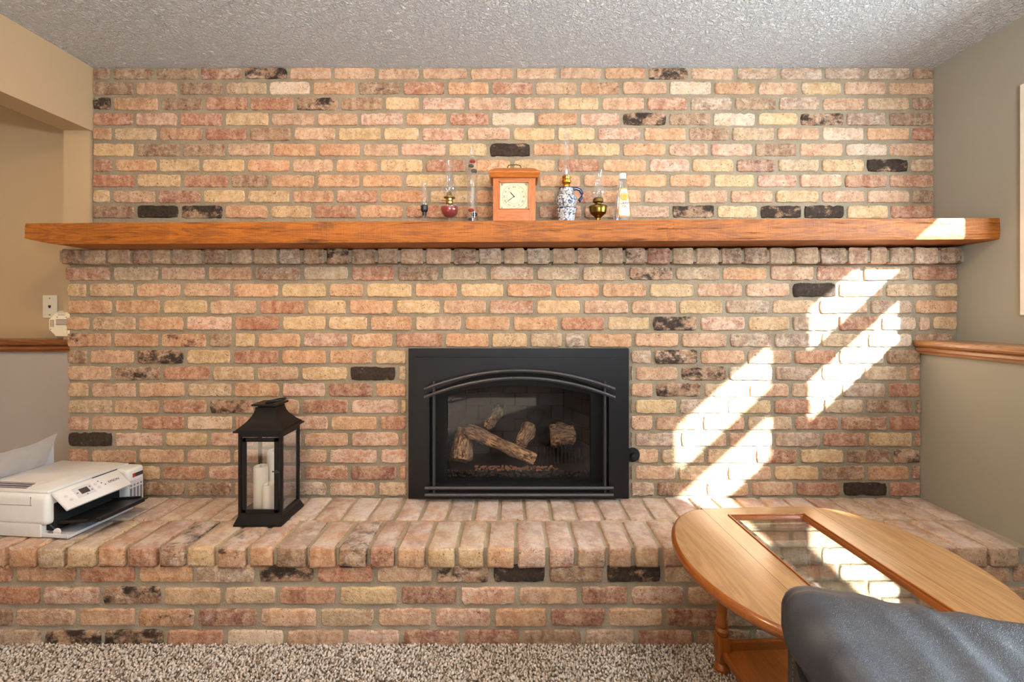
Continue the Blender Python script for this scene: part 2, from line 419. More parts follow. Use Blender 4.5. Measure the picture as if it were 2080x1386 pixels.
# ---------------------------------------------------------------- brick shapes
def face_brick_mesh(ratio, seed, n_long, wob):
    """front face towards -Y, unit width (x) and unit height (z); ratio keeps the chamfer even"""
    rnd = random.Random(seed); bm = bmesh.new()
    pts = []
    nl, ns = n_long, 3
    def add(u, v): pts.append([u, v])
    for i in range(nl): add(-0.5 + i / nl, -0.5)
    for i in range(ns): add(0.5, -0.5 + i / ns)
    for i in range(nl): add(0.5 - i / nl, 0.5)
    for i in range(ns): add(-0.5, 0.5 - i / ns)
    out = []
    for (u, v) in pts:
        corner = abs(u) > 0.49 and abs(v) > 0.49
        du = rnd.uniform(-1, 1) * wob * 0.4 / ratio; dv = rnd.uniform(-1, 1) * wob
        if v < -0.49: dv = rnd.uniform(-0.3, 1) * wob * 1.2
        if corner:
            du = -math.copysign(rnd.uniform(0.01, 0.11) / ratio, u); dv = -math.copysign(rnd.uniform(0.01, 0.10), v)
        elif rnd.random() < 0.10:
            dv -= math.copysign(rnd.uniform(0.04, 0.10), v) if abs(v) > 0.49 else 0
        out.append((u + du, v + dv))
    ch = 0.045
    def inner(p, k): return (p[0] * (1 - 2 * k * ch / ratio) , p[1] * (1 - 2 * k * ch))
    back = [bm.verts.new((p[0], 1.0, p[1])) for p in out]
    edge = [bm.verts.new((p[0], 0.16 + rnd.uniform(-.03, .03), p[1])) for p in out]
    mid = [bm.verts.new((inner(p, .55)[0], 0.045 + rnd.uniform(0, .03), inner(p, .55)[1])) for p in out]
    inn = [bm.verts.new((inner(p, 1.7)[0], rnd.uniform(0, .04), inner(p, 1.7)[1])) for p in out]
    n = len(out)
    for a, b in ((back, edge), (edge, mid), (mid, inn)):
        for i in range(n): bm.faces.new((a[i], a[(i + 1) % n], b[(i + 1) % n], b[i]))
    bm.faces.new(inn)
    bmesh.ops.triangulate(bm, faces=[f for f in bm.faces if len(f.verts) > 4])
    bmesh.ops.recalc_face_normals(bm, faces=bm.faces)
    me = bpy.data.meshes.new('brick'); bm.to_mesh(me); bm.free()
    me.materials.append(M['brick']); me.shade_smooth(); me.set_sharp_from_angle(angle=math.radians(38))
    return me
FULL = [face_brick_mesh(3.3, 100 + i, 11, 0.030) for i in range(14)]
HALF = [face_brick_mesh(1.5, 200 + i, 5, 0.032) for i in range(7)]

def block_mesh(seed, mat):
    """rounded, slightly irregular whole brick, unit cube centred on 0"""
    rnd = random.Random(seed); bm = bmesh.new()
    bmesh.ops.create_cube(bm, size=1.0)
    bmesh.ops.subdivide_edges(bm, edges=bm.edges, cuts=3, use_grid_fill=True)
    D = Vector((0.098, 0.205, 0.066)); r = 0.0075
    for v in bm.verts:
        p = Vector((v.co.x * D.x, v.co.y * D.y, v.co.z * D.z))
        # pull grid lines to the edges, then round the corners
        q = []
        for k in range(3):
            h = D[k] / 2; t = v.co[k] * 2
            if abs(abs(t) - 0.5) < 0.01: t = math.copysign(1 - 1.1 * r / h, t)
            q.append(t * h)
        q = Vector(q)
        inn = Vector([max(-(D[k] / 2 - r), min(D[k] / 2 - r, q[k])) for k in range(3)])
        d = q - inn
        if d.length > 1e-6: q = inn + d.normalized() * min(d.length, r)
        q += Vector([rnd.uniform(-1, 1) * 0.0024 for _ in range(3)])
        v.co = Vector((q.x / D.x, q.y / D.y, q.z / D.z))
    bmesh.ops.recalc_face_normals(bm, faces=bm.faces)
    me = bpy.data.meshes.new('brick'); bm.to_mesh(me); bm.free()
    me.materials.append(mat); me.shade_smooth(); me.set_sharp_from_angle(angle=math.radians(70))
    return me
BLOCK = [block_mesh(300 + i, M['brick']) for i in range(6)]
BLOCKT = [block_mesh(340 + i, M['brick_top']) for i in range(8)]

PAL = {  # colour, burnt share, lime share
    'p': ('#BE9A80', 0.0, 0.3), 'P': ('#BC8C7A', 0.0, 0.8), 'o': ('#C6966F', 0.0, 0.2), 'y': ('#CBB084', 0.0, 0.3),
    'r': ('#A66A50', 0.0, 0.3), 'R': ('#864F40', 0.12, 0.4), 'b': ('#82644E', 0.18, 0.2), 't': ('#B8A082', 0.0, 0.3),
    'g': ('#998476', 0.14, 0.6), 'w': ('#CDB8A2', 0.0, 0.95), 'd': ('#937058', 0.50, 0.4), 'k': ('#A07C5E', 0.80, 0.0),
    'm': ('#B98A68', 0.34, 0.2)}
RB = random.Random(11)
def colour_brick(o, code):
    hexc, st, lime = PAL[code]; c = list(srgb(hexc)[:3])
    j = RB.uniform(0.88, 1.12); h = RB.uniform(-0.05, 0.05)
    o.color = (min(1, c[0] * j * (1 + h)), min(1, c[1] * j), min(1, c[2] * j * (1 - h)), 1 - min(1, max(0, st + (RB.uniform(-.08, .08) if st > 0 else 0))))
    o.pass_index = int(max(0, min(10, round(10 * lime + RB.uniform(-2, 2)))))

def face_brick(parent, x0, x1, zc, h, yface, code):
    w = x1 - x0
    me = RB.choice(FULL if w / h > 2.1 else HALF)
    o = bpy.data.objects.new('brick', me); C.objects.link(o); o.parent = parent
    flip = RB.choice((1, -1))
    o.location = ((x0 + x1) / 2, yface - 0.0075 + RB.uniform(-0.0018, 0.0018), zc + RB.uniform(-0.0012, 0.0012))
    o.scale = (w * flip, 0.034, h * RB.uniform(0.96, 1.04))
    o.rotation_euler = (RB.uniform(-.01, .01), RB.uniform(-.008, .008), RB.uniform(-.008, .008))
    colour_brick(o, code)
    return o

def parse(row):
    out = []
    toks = row.split()
    for i in range(0, len(toks) - 1, 2):
        out.append((float(toks[i]), float(toks[i + 2]), toks[i + 1]))
    return [b for b in out if b[2] != '.']

UP = [(149, '190 b 227 b 316 b 406 R 495 d 587 p 676 p 765 p 855 p 952 p 1045 p 1134 p 1225 o 1314 d 1400 p 1493 g 1581 g 1672 g 1759 g 1850 b 1896'),
 (180.5, '190 b 275 p 364 b 457 t 545 w 633 o 725 b 816 r 906 o 996 r 1085 t 1175 m 1261 p 1357 w 1447 o 1537 p 1624 y 1711 p 1801 p 1896'),
 (211.5, '190 d 229 o 325 b 416 r 507 r 600 d 690 b 780 y 855 P 948 p 1041 p 1130 y 1219 p 1311 r 1399 g 1489 b 1579 g 1667 p 1758 t 1849 b 1896'),
 (243, '190 r 275 P 364 r 456 y 549 p 642 p 730 P 822 o 910 r 996 w 1089 o 1175 P 1262 d 1356 b 1446 w 1537 y 1622 d 1716 g 1802 b 1896'),
 (273, '190 o 231 t 322 m 415 r 505 b 595 p 685 y 777 y 854 P 946 p 1039 y 1130 y 1211 P 1304 o 1396 b 1484 t 1575 p 1667 w 1757 o 1849 r 1896'),
 (305, '190 y 276 b 369 b 461 p 552 o 645 o 735 p 812 P 909 y 992 k 1080 o 1169 y 1262 o 1355 p 1441 P 1531 b 1621 p 1714 w 1803 p 1896'),
 (337, '190 r 232 o 322 y 409 y 500 o 592 p 680 o 770 y 862 r 949 o 1040 y 1130 r 1221 o 1316 P 1403 y 1493 R 1577 t 1666 y 1757 k 1846 t 1896'),
 (368, '190 r 277 y 371 r 467 b 549 o 642 o 734 o 821 y 914 y 1005 o 1093 o 1182 o 1267 o 1357 o 1447 y 1535 P 1621 p 1712 r 1803 r 1896'),
 (400, '190 y 227 p 319 R 411 y 501 y 592 m 681 r 770 o 870 y 962 o 1054 o 1130 r 1217 o 1305 p 1395 p 1480 p 1572 y 1665 p 1758 p 1849 b 1896'),
 (431, '190 b 277 k 366 d 456 o 548 y 636 r 728 o 822 r 914 o 1006 o 1091 r 1184 o 1275 p 1362 d 1454 y 1541 k 1630 k 1717 y 1805 r 1896')]
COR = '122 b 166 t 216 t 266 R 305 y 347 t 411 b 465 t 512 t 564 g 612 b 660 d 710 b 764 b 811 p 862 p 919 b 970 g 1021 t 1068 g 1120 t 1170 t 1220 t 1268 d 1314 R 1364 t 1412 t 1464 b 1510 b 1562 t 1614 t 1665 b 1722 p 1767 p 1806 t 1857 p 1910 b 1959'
LOW = [(556, '135 r 229 t 326 p 421 o 516 b 614 t 711 r 805 b 895 t 992 p 1087 t 1180 t 1274 d 1369 t 1464 o 1561 p 1655 r 1750 t 1849 r 1943'),
 (590, '137 y 180 t 276 p 371 p 472 o 570 y 666 o 742 y 840 o 932 y 1026 o 1124 o 1220 o 1316 y 1412 p 1511 p 1606 k 1700 p 1796 t 1895 y 1943'),
 (624, '140 o 232 o 329 y 425 p 525 r 622 y 707 o 802 y 897 p 991 r 1087 y 1182 p 1279 p 1376 y 1470 g 1565 t 1660 p 1764 g 1855 o 1943'),
 (657.5, '137 o 186 t 280 o 377 P 475 r 571 y 665 y 750 o 841 p 941 o 1039 o 1136 r 1231 y 1322 d 1419 P 1516 y 1606 g 1700 r 1787 w 1862 p 1891 y 1943'),
 (691.5, '137 m 230 o 326 m 424 b 475 y 522 o 614 P 709 o 801 r 902 o 996 y 1074 t 1145 g 1192 o 1286 p 1381 p 1479 g 1570 g 1665 t 1760 w 1854 b 1936'),
 (725.5, '138 b 181 p 277 d 377 y 472 r 570 o 666 o 760 y 829 . 1278 g 1326 d 1420 p 1515 p 1610 r 1700 w 1797 b 1868'),
 (759, '140 p 230 d 330 r 430 t 520 p 610 y 709 k 807 t 829 . 1278 p 1288 p 1380 d 1478 w 1571 g 1665 w 1753 t 1844 r 1868'),
 (792.5, '140 t 184 p 281 p 379 t 474 o 571 P 664 R 761 o 829 . 1278 p 1329 d 1427 t 1519 p 1605 p 1707 g 1801 r 1868'),
 (826, '140 t 232 p 329 r 424 d 520 p 612 r 711 P 812 y 829 . 1278 p 1287 y 1377 g 1475 y 1569 r 1670 t 1755 b 1855 b 1868'),
 (859.5, '140 P 185 p 284 r 379 w 476 r 575 P 670 o 769 r 829 . 1278 p 1329 p 1425 p 1515 t 1611 r 1705 r 1803 r 1868'),
 (893, '140 k 232 P 334 y 425 P 520 p 615 p 711 P 813 r 829 . 1278 g 1287 g 1380 p 1478 p 1571 g 1668 r 1761 y 1855 r 1868'),
 (927, '140 r 184 p 281 p 378 p 472 p 570 p 667 P 770 P 829 . 1292 p 1340 t 1433 t 1532 r 1622 y 1716 b 1811 d 1868'),
 (960.5, '140 o 190 t 284 y 329 r 421 P 515 P 615 r 710 R 809 r 829 . 1278 p 1287 p 1375 t 1475 p 1569 y 1665 b 1759 o 1848 R 1868'),
 (993.5, '140 b 190 d 284 b 379 b 474 p 570 g 667 p 766 t 829 . 1278 g 1332 b 1432 p 1523 p 1614 r 1709 k 1803 r 1868')]

# ---------------------------------------------------------------- the setting
FX0, FX1, FY0, FY1 = -4.2, 2.25, -3.3, 2.25
struct(MB().box(FX0, FX1, FY0, FY1, -0.1, 0).build('floor', M['carpet_base']))
struct(MB().box(FX0, FX1, FY0, FY1, CEIL, CEIL + 0.1).build('ceiling', M['ceiling']))

def brick_wall(name, label, slab_boxes):
    mb = MB()
    for b in slab_boxes: mb.box(*b)
    return struct(mb.build(name, M['mortar']))

wall_back = brick_wall('wall_back', '', [(XL, XR + 0.02, Y_U, Y_U + 0.12, 1.2, CEIL)])
for y, row in UP:
    zc = EYE + (636 - y) / S_U
    for (a, b, code) in parse(row):
        g0 = 1.5 if a < 191 else 4.2; g1 = 1.5 if b > 1894 else 4.2
        h = 25.3 / S_U
        if y == 149: h, zc = 23.0 / S_U, EYE + (636 - 150.5) / S_U
        face_brick(wall_back, (a + g0 * 0.88 - 1040) / S_U, (b - g1 * 0.88 - 1040) / S_U, zc, h, Y_U, code)

XLL = (139 - 1040) / S_L; XLR = (1943 - 1040) / S_L; ZLEDGE = EYE - 0.122
OX0, OX1, OZ1 = (836 - 1040) / 465, (1271 - 1040) / 465, EYE - (712 - 636) / 465
breast = brick_wall('wall_chimney_breast', '', [
    (XLL + 0.006, OX0, Y_L, Y_U + 0.02, HEARTH - 0.05, OZ1), (OX1, XH, Y_L, Y_U + 0.02, HEARTH - 0.05, OZ1),
    (XLL + 0.006, XH, Y_L, Y_U + 0.02, OZ1, ZLEDGE), (XLL + 0.006, XR, Y_L, Y_U + 0.02, ZLEDGE - 0.001, EYE + 0.225),
    (-1.965, XR, Y_C + 0.006, Y_U + 0.02, EYE + 0.222, EYE + 0.272)])
for y, row in LOW:
    zc = EYE + (636 - y) / S_L
    for (a, b, code) in parse(row):
        g0 = 0.5 if a < 141 else 4.6; g1 = 1.0 if b in (1868, 1943) else 4.6
        face_brick(breast, (a + g0 * 0.88 - 1040) / S_L, (b - g1 * 0.88 - 1040) / S_L, zc, 27.4 / S_L, Y_L, code)
RC = random.Random(5)
def block(parent, meshes, cx, cy, cz, dx, dy, dz, code, jit=0.002, rz=0):
    o = bpy.data.objects.new('brick', RC.choice(meshes)); C.objects.link(o); o.parent = parent
    o.location = (cx, cy + RC.uniform(-jit, jit), cz + RC.uniform(-jit, jit) * 0.6); o.scale = (dx * RC.choice((1, -1)), dy, dz)
    o.rotation_euler = (RC.uniform(-.01, .01), RC.uniform(-.012, .012), rz + RC.uniform(-.012, .012))
    colour_brick(o, code); return o
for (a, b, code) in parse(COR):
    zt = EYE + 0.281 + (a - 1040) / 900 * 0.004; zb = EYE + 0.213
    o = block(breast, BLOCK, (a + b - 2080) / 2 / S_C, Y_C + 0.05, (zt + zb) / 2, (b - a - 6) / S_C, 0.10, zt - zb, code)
    o.color = (o.color[0] * 0.74, o.color[1] * 0.72, o.color[2] * 0.72, o.color[3])  # shade under the mantel beam, put into the corbel brick colours

# hearth
hearth = struct(MB().box(-2.46, XH, Y_RF + 0.002, Y_L + 0.02, -0.02, HEARTH - 0.050)
                .box(-2.46, XH, Y_HF + 0.020, Y_L + 0.02, HEARTH - 0.052, HEARTH - 0.007)
                .box(-2.46, XLL, Y_L, 2.03, -0.02, HEARTH - 0.007).build('hearth', M['mortar_h']))
SR = 582.0
def ext_row(row, step, lo, hi, seed):
    rr = random.Random(seed); toks = row.split()
    first = float(toks[0]); last = float(toks[-1])
    while first > lo:
        first -= step * rr.uniform(.94, 1.06); toks = [str(first), rr.choice('ppotrwgb')] + toks
    while last < hi:
        last += step * rr.uniform(.94, 1.06); toks = toks + [rr.choice('ppotrgRbd'), str(last)]
    return ' '.join(toks)
RIS = [(1165, '-95 r 30 m 160 r 279 o 397 g 523 d 641 r 762 p 882 d 998 k 1111 b 1228 k 1346 t 1462 p 1570'),
       (1210, '-30 r 86 P 207 d 331 t 453 t 564 r 687 y 811 R 932 P 1050 p 1176 R 1279 P 1393 p 1460 r 1560 t 1680'),
       (1254, '-90 b 30 p 158 p 279 m 400 R 527 p 648 t 764 p 880 P 1001 o 1114 R 1232 p 1350 R 1472 g 1585 g 1700'),
       (1297, '-35 g 89 d 210 d 337 r 459 w 581 p 702 P 816 R 939 R 1060 b 1185 g 1292 R 1410 b 1530 g 1650')]
for i, (y, row) in enumerate(RIS):
    zc = EYE + (636 - y) / SR
    for (a, b, code) in parse(ext_row(row, 120, -380, 2060, i)):
        x0, x1 = (a + 5 - 1040) / SR, (min(b, 2088) - 5 - 1040) / SR
        if x1 - x0 > 0.03: face_brick(hearth, x0, x1, zc, 34.0 / SR, Y_RF, code)
TOP = '10 o 72 t 130 y 192 o 254 r 318 d 374 y 436 m 500 o 555 b 623 o 683 d 747 r 803 o 865 y 927 y 986 o 1048 P 1112 P 1170 p 1235 p 1289 p 1345'
def ext_top(row, lo, hi, seed, pool):
    rr = random.Random(seed); toks = row.split(); first = float(toks[0]); last = float(toks[-1])
    while first > lo: first -= 60.5 * rr.uniform(.95, 1.05); toks = [str(first), rr.choice(pool)] + toks
    while last < hi: last += 60.5 * rr.uniform(.95, 1.05); toks = toks + [rr.choice(pool), str(last)]
    return ' '.join(toks)
DY = (F / 517 - Y_HF)
for (a, b, code) in parse(ext_top(TOP, -400, 2098, 3, 'otpyrrPp')):
    x0, x1 = (a - 1040) / 589 + 0.0065, (min(b, 2101) - 1040) / 589 - 0.0065
    if x1 - x0 < 0.03: continue
    block(hearth, BLOCKT, (x0 + x1) / 2, Y_HF + DY / 2 - 0.003, HEARTH - 0.034, x1 - x0, DY - 0.010, 0.070, code, 0.003)
rr = random.Random(9); x = -2.44
while x < XH - 0.03:
    w = 0.1035 * rr.uniform(.96, 1.04); x1 = min(x + w, XH)
    if x1 - x > 0.04:
        block(hearth, BLOCKT, (x + x1) / 2, Y_HF + DY + (Y_L - Y_HF - DY) / 2, HEARTH - 0.034, x1 - x - 0.012, Y_L - Y_HF - DY - 0.012, 0.070, rr.choice('pptPoPwgrtb'), 0.002)
    x += w
def paint_box(name, *b, mat='paint'): return struct(MB().box(*b).build(name, M[mat]))
# left side: bulkhead over the opening, jamb, recessed wall above a boxed ledge
SOF = EYE + 0.846
paint_box('wall_left', -2.08, XL - 0.0, FY0, 2.12, SOF, CEIL, mat='paint_l')
paint_box('wall_left_jamb', -2.078, -1.958, 2.030, 2.13, ZLEDGE, SOF + 0.001, mat='paint_l')
paint_box('wall_left_back', FX0, XL - 0.005, 2.115, 2.25, ZLEDGE - 0.06, CEIL, mat='paint_l')
paint_box('wall_left_ledge', FX0, XLL + 0.01, 2.035, 2.25, 0, ZLEDGE - 0.058, mat='paint_g')
paint_box('wall_left_far', FX0 - 0.1, FX0, FY0, FY1, 0, CEIL, mat='paint_l')
paint_box('wall_rear_left', FX0, -0.95, FY0 - 0.1, FY0, 0, CEIL, mat='paint')
paint_box('wall_rear_right', 1.65, FX1, FY0 - 0.1, FY0, 0, CEIL, mat='paint')
paint_box('wall_rear_low', -0.95, 1.65, FY0 - 0.1, FY0, 0, 0.75, mat='paint')
paint_box('wall_rear_high', -0.95, 1.65, FY0 - 0.1, FY0, 2.12, CEIL, mat='paint')
# right side: half wall below, upper wall with the window opening
paint_box('wall_right_low', XH, XR + 0.28, FY0, Y_L + 0.05, 0, ZLEDGE - 0.05, mat='paint_r')
WY0, WY1, WZ0, WZ1 = 0.04, 1.655, 1.215, 1.975
mb = MB()
mb.box(XR, XR + 0.10, WY1, 2.25, ZLEDGE - 0.055, CEIL).box(XR, XR + 0.10, FY0, WY0, ZLEDGE - 0.055, CEIL)
mb.box(XR, XR + 0.10, WY0, WY1, ZLEDGE - 0.055, WZ0).box(XR, XR + 0.10, WY0, WY1, WZ1, CEIL)
struct(mb.build('wall_right', M['paint_r']))
# rails
def rail(name, L, axis, mat, m4):
    prof = [(0, 0), (0.012, 0), (0.014, 0.010), (0.020, 0.014), (0.021, 0.028), (0.024, 0.032), (0.040, 0.036), (0.042, 0.048), (0.038, 0.054), (0.0, 0.056), ]
    return prof
def rail_mesh(name, a, b, back, axis, sgn, base, z0, mat, deep):
    prof = [(0, 0), (0.014, 0), (0.017, 0.010), (0.023, 0.013), (0.024, 0.024), (0.018, 0.029), (0.030, 0.033), (0.034, 0.040), (0.035, 0.052), (0.031, 0.058), (-deep, 0.058), (-deep, 0.045), (0, 0.045)]
    poly = [(base + sgn * p, z0 + z) for p, z in prof]
    return struct(MB().prism(poly, axis, a, b).build(name, mat))
rail_mesh('trim_1', FX0, XLL + 0.004, 0, 'X', -1, 2.035, ZLEDGE - 0.058, M['rail_x'], 0.09)
rail_mesh('trim_2', FY0, Y_L - 0.004, 0, 'Y', -1, XH, ZLEDGE - 0.056, M['rail_y'], 0.165)
# window_1 (right wall): frame set deep in the wall, panes, casing
w1 = struct(thing('window_1', '', 'window')); del w1['category']; del w1['label']
XF = XR + 0.137
dY, dZ = -0.137 / 0.728, 0.137 * 0.9
pY = [(0.223 + dY, 0.800 + dY), (1.030 + dY, 1.577 + dY)]; pZ = [(1.268 + dZ, 1.453 + dZ), (1.577 + dZ, 1.766 + dZ)]
fr = MB(); x0, x1 = XF - 0.006, XF + 0.006
fr.box(x0, x1, -0.6, pY[0][0], 1.15, 2.2).box(x0, x1, pY[0][1], pY[1][0], 1.15, 2.2).box(x0, x1, pY[1][1], 2.2, 1.15, 2.2)
fr.box(x0, x1, pY[0][0], pY[1][1], 1.15, pZ[0][0]).box(x0, x1, pY[0][0], pY[1][1], pZ[0][1], pZ[1][0]).box(x0, x1, pY[0][0], pY[1][1], pZ[1][1], 2.2)
fr.build('window_frame', M['trimwhite'], w1)
for (a, b) in pY:
    for (c, d) in pZ: MB().box(XF - 0.002, XF + 0.002, a, b, c, d).build('window_pane', M['winglass'], w1)
rv = MB(); XO = XF + 0.01
rv.box(XR + 0.10, XO, WY0 - 0.4, WY0, 1.1, 2.2).box(XR + 0.10, XO, WY1, WY1 + 0.4, 1.1, 2.2).box(XR + 0.10, XO, WY0, WY1, 1.1, WZ0).box(XR + 0.10, XO, WY0, WY1, WZ1, 2.2)
rv.build('window_reveal', M['trimwhite'], w1)
cs = MB(); cw = 0.062; cx0, cx1 = XR - 0.014, XR
cs.box(cx0, cx1, WY0 - cw, WY0 + 0.004, WZ0 - cw, WZ1 + cw, 0.003).box(cx0, cx1, WY1 - 0.004, WY1 + 0.028, WZ0 - cw, WZ1 + cw, 0.003)
cs.box(cx0, cx1, WY0, WY1, WZ0 - cw, WZ0 + 0.004, 0.003).box(cx0, cx1, WY0, WY1, WZ1 - 0.004, WZ1 + cw, 0.003)
cs.build('window_casing', M['trimwhite'], w1)
# window_2 (rear wall)
w2 = struct(thing('window_2', '', 'window')); del w2['category']; del w2['label']
fr = MB(); y0, y1 = FY0 - 0.08, FY0 - 0.03
fr.box(-0.95, 1.65, y0, y1, 0.75, 0.81).box(-0.95, 1.65, y0, y1, 2.06, 2.12)
for xx in (-0.95, 0.32, 1.59): fr.box(xx, xx + 0.06, y0, y1, 0.75, 2.12)
fr.build('window_frame', M['trimwhite'], w2)
for xx in (-0.89, 0.38): MB().box(xx, xx + 1.21, y0 + 0.02, y0 + 0.025, 0.81, 2.06).build('window_pane', M['winglass'], w2)
# recessed lamp trims
for (lx, ly) in ((0.72, 0.70), (-0.75, 0.70), (-1.2, -1.2), (-3.0, 0.55)):
    w = 'right' if lx > 0 else ('left' if (lx > -1 ) else ('rear' if lx > -2 else 'far left'))
    o = MB().lathe([(0.070, 0), (0.092, 0), (0.092, -0.006), (0.070, -0.004), (0.070, 0)], 32, cap=False).build('recessed_lamp', M['trimwhite'], smooth=True, loc=(lx, ly, CEIL))
    tag(o, 'white ring of the %s recessed ceiling lamp' % w, 'lamp')

# ---------------------------------------------------------------- carpet pile
def carpet_pile():
    rng = np.random.default_rng(4)
    pitch = 0.0078
    xs = np.arange(-2.9, 1.80, pitch); ys = np.arange(0.40, 1.528, pitch)
    X, Y = np.meshgrid(xs, ys); n = X.size
    px = X.ravel() + rng.uniform(-.5, .5, n) * pitch; py = Y.ravel() + rng.uniform(-.5, .5, n) * pitch
    base = np.array([[1, 0, 0], [0, 1, 0], [-1, 0, 0], [0, -1, 0], [0, 0, 1], [0, 0, -1]], float)
    faces = np.array([[0, 1, 4], [1, 2, 4], [2, 3, 4], [3, 0, 4], [1, 0, 5], [2, 1, 5], [3, 2, 5], [0, 3, 5]])
    sz = rng.uniform(0.0032, 0.0052, n)[:, None]; th = rng.uniform(0, 2 * PI, n); el = rng.uniform(1.0, 2.0, n)
    V = np.empty((n, 6, 3)); c, s_ = np.cos(th), np.sin(th)
    bx = base[None, :, 0] * el[:, None]; by = base[None, :, 1]
    V[:, :, 0] = px[:, None] + (c[:, None] * bx - s_[:, None] * by) * sz
    V[:, :, 1] = py[:, None] + (s_[:, None] * bx + c[:, None] * by) * sz
    V[:, :, 2] = 0.006 + rng.uniform(0, 0.004, n)[:, None] + base[None, :, 2] * sz * 1.5
    V[:, 4, 0] += rng.uniform(-.004, .004, n); V[:, 4, 1] += rng.uniform(-.004, .004, n)
    me = bpy.data.meshes.new('carpet_pile')
    me.vertices.add(n * 6); me.vertices.foreach_set('co', V.reshape(-1))
    FI = (faces[None] + (np.arange(n) * 6)[:, None, None]).reshape(-1)
    nf = n * 8
    me.loops.add(nf * 3); me.loops.foreach_set('vertex_index', FI)
    me.polygons.add(nf); me.polygons.foreach_set('loop_start', np.arange(nf) * 3)
    me.update(); me.validate()
    pal = np.array([srgb(h) for h in ('#C6BAB0', '#B6A89B', '#9C8B7C', '#D2C8BF', '#79695B', '#BDB1A6')])
    ci = rng.choice(6, n, p=[.25, .22, .16, .15, .08, .14]); col = np.repeat(pal[ci], 6, axis=0)
    at = me.color_attributes.new('tint', 'FLOAT_COLOR', 'POINT'); at.data.foreach_set('color', col.reshape(-1).astype(np.float32))
    me.materials.append(M['carpet']); me.shade_smooth()
    o = bpy.data.objects.new('carpet_pile', me); C.objects.link(o); o.parent = bpy.data.objects['floor']; o['kind'] = 'stuff'
carpet_pile()

# ---------------------------------------------------------------- mantel beam
def make_beam():
    L0, L1 = (50 - 1040) / S_B, (2033 - 1040) / S_B; H = 46 / S_B; D = Y_U - Y_B - 0.004
    nx, ny, nz = 150, 8, 7
    bm = bmesh.new(); bmesh.ops.create_cube(bm, size=1.0)
    bm.free()
    b = MB(); bm = b.bm
    # skin of the box as six grids merged
    def P(i, j, k):
        return Vector((L0 + (L1 - L0) * i / nx, D * j / ny, H * k / nz))
    vd = {}
    def vert(i, j, k):
        if (i, j, k) not in vd:
            p = P(i, j, k)
            r = 0.010
            q = Vector((p.x, min(max(p.y, r), D), min(max(p.z, r), H - r)))
            d = p - q
            if d.length > 1e-6: p = q + d.normalized() * min(r, d.length)
            # hewn lower left corner
            t = max(0.0, 1 - (p.x - L0) / 0.20)
            if t > 0 and k <= 3: p.z = max(p.z, H * 0.30 * t * t)
            n = mnoise.noise(p * 9) * 0.0022 + mnoise.noise(p * 38) * 0.0011
            if p.y < 0.02: p.y += n * 1.3
            p.z += n * 0.5
            if i in (0, nx): p.x += n * 2.5
            vd[(i, j, k)] = bm.verts.new(p)
        return vd[(i, j, k)]
    def q(a, b2, c, d): bm.faces.new((vert(*a), vert(*b2), vert(*c), vert(*d)))
    for i in range(nx):
        for k in range(nz): q((i, 0, k), (i + 1, 0, k), (i + 1, 0, k + 1), (i, 0, k + 1)); q((i, ny, k), (i, ny, k + 1), (i + 1, ny, k + 1), (i + 1, ny, k))
        for j in range(ny): q((i, j, 0), (i, j + 1, 0), (i + 1, j + 1, 0), (i + 1, j, 0)); q((i, j, nz), (i + 1, j, nz), (i + 1, j + 1, nz), (i, j + 1, nz))
    for j in range(ny):
        for k in range(nz): q((0, j, k), (0, j, k + 1), (0, j + 1, k + 1), (0, j + 1, k)); q((nx, j, k), (nx, j + 1, k), (nx, j + 1, k + 1), (nx, j, k + 1))
    zl = EYE + (636 - 498) / S_B; zr = EYE + (636 - 487) / S_B
    o = b.build('mantel_beam', M['beam'], smooth=True, ang=50)
    o.location = (0, Y_B, (zl + zr) / 2); o.rotation_euler = (0, -math.atan2(zr - zl, L1 - L0), 0)
    return tag(o, 'long rough-sawn orange-brown wooden mantel beam across the brick wall', 'mantel'), (zl + zr) / 2 + H, math.atan2(zr - zl, L1 - L0)
beam, ZM, TM = make_beam()
def on_mantel(px, Y=1.90):
    s = F / Y; x = (px - 1040) / s
    return (x, Y, ZM + x * math.tan(TM) + 0.001)

# ---------------------------------------------------------------- fireplace insert
SI = 465.0; YI = F / SI
def ix(px, s=SI): return (px - 1040) / s
def iz(py, s=SI): return EYE + (636 - py) / s
ins = thing('fireplace_insert', 'black gas fireplace insert with arched iron bars and ceramic logs in the brick wall', 'fireplace', (0, 0, 0))
def arch_plate(x0, x1, z0, z1, hx0, hx1, hz0, arc, yf, yb, n=32):
    """plate with an arched hole: arc(t) gives the height of the hole's top at t in 0..1"""
    b = MB(); bm = b.bm; vs = {}
    def v(x, z):
        k = (round(x, 5), round(z, 5))
        if k not in vs: vs[k] = bm.verts.new((x, yf, z))
        return vs[k]
    xs = [hx0 + (hx1 - hx0) * i / n for i in range(n + 1)]
    for i in range(n):
        a, c = xs[i], xs[i + 1]; za, zc = arc(i / n), arc((i + 1) / n)
        bm.faces.new((v(a, za), v(c, zc), v(c, z1), v(a, z1)))
        bm.faces.new((v(a, z0), v(c, z0), v(c, hz0), v(a, hz0)))
    bm.faces.new((v(x0, z0), v(hx0, z0), v(hx0, hz0), v(hx0, arc(0)), v(hx0, z1), v(x0, z1)))
    bm.faces.new((v(hx1, z0), v(x1, z0), v(x1, z1), v(hx1, z1), v(hx1, arc(1)), v(hx1, hz0)))
    ex = bmesh.ops.extrude_face_region(bm, geom=list(bm.faces))
    bmesh.ops.translate(bm, vec=(0, yb - yf, 0), verts=[g for g in ex['geom'] if isinstance(g, bmesh.types.BMVert)])
    return b
def arcf(zend, zapex): return lambda t: zend + (zapex - zend) * (1 - (2 * t - 1) ** 2)
zb = HEARTH + 0.003
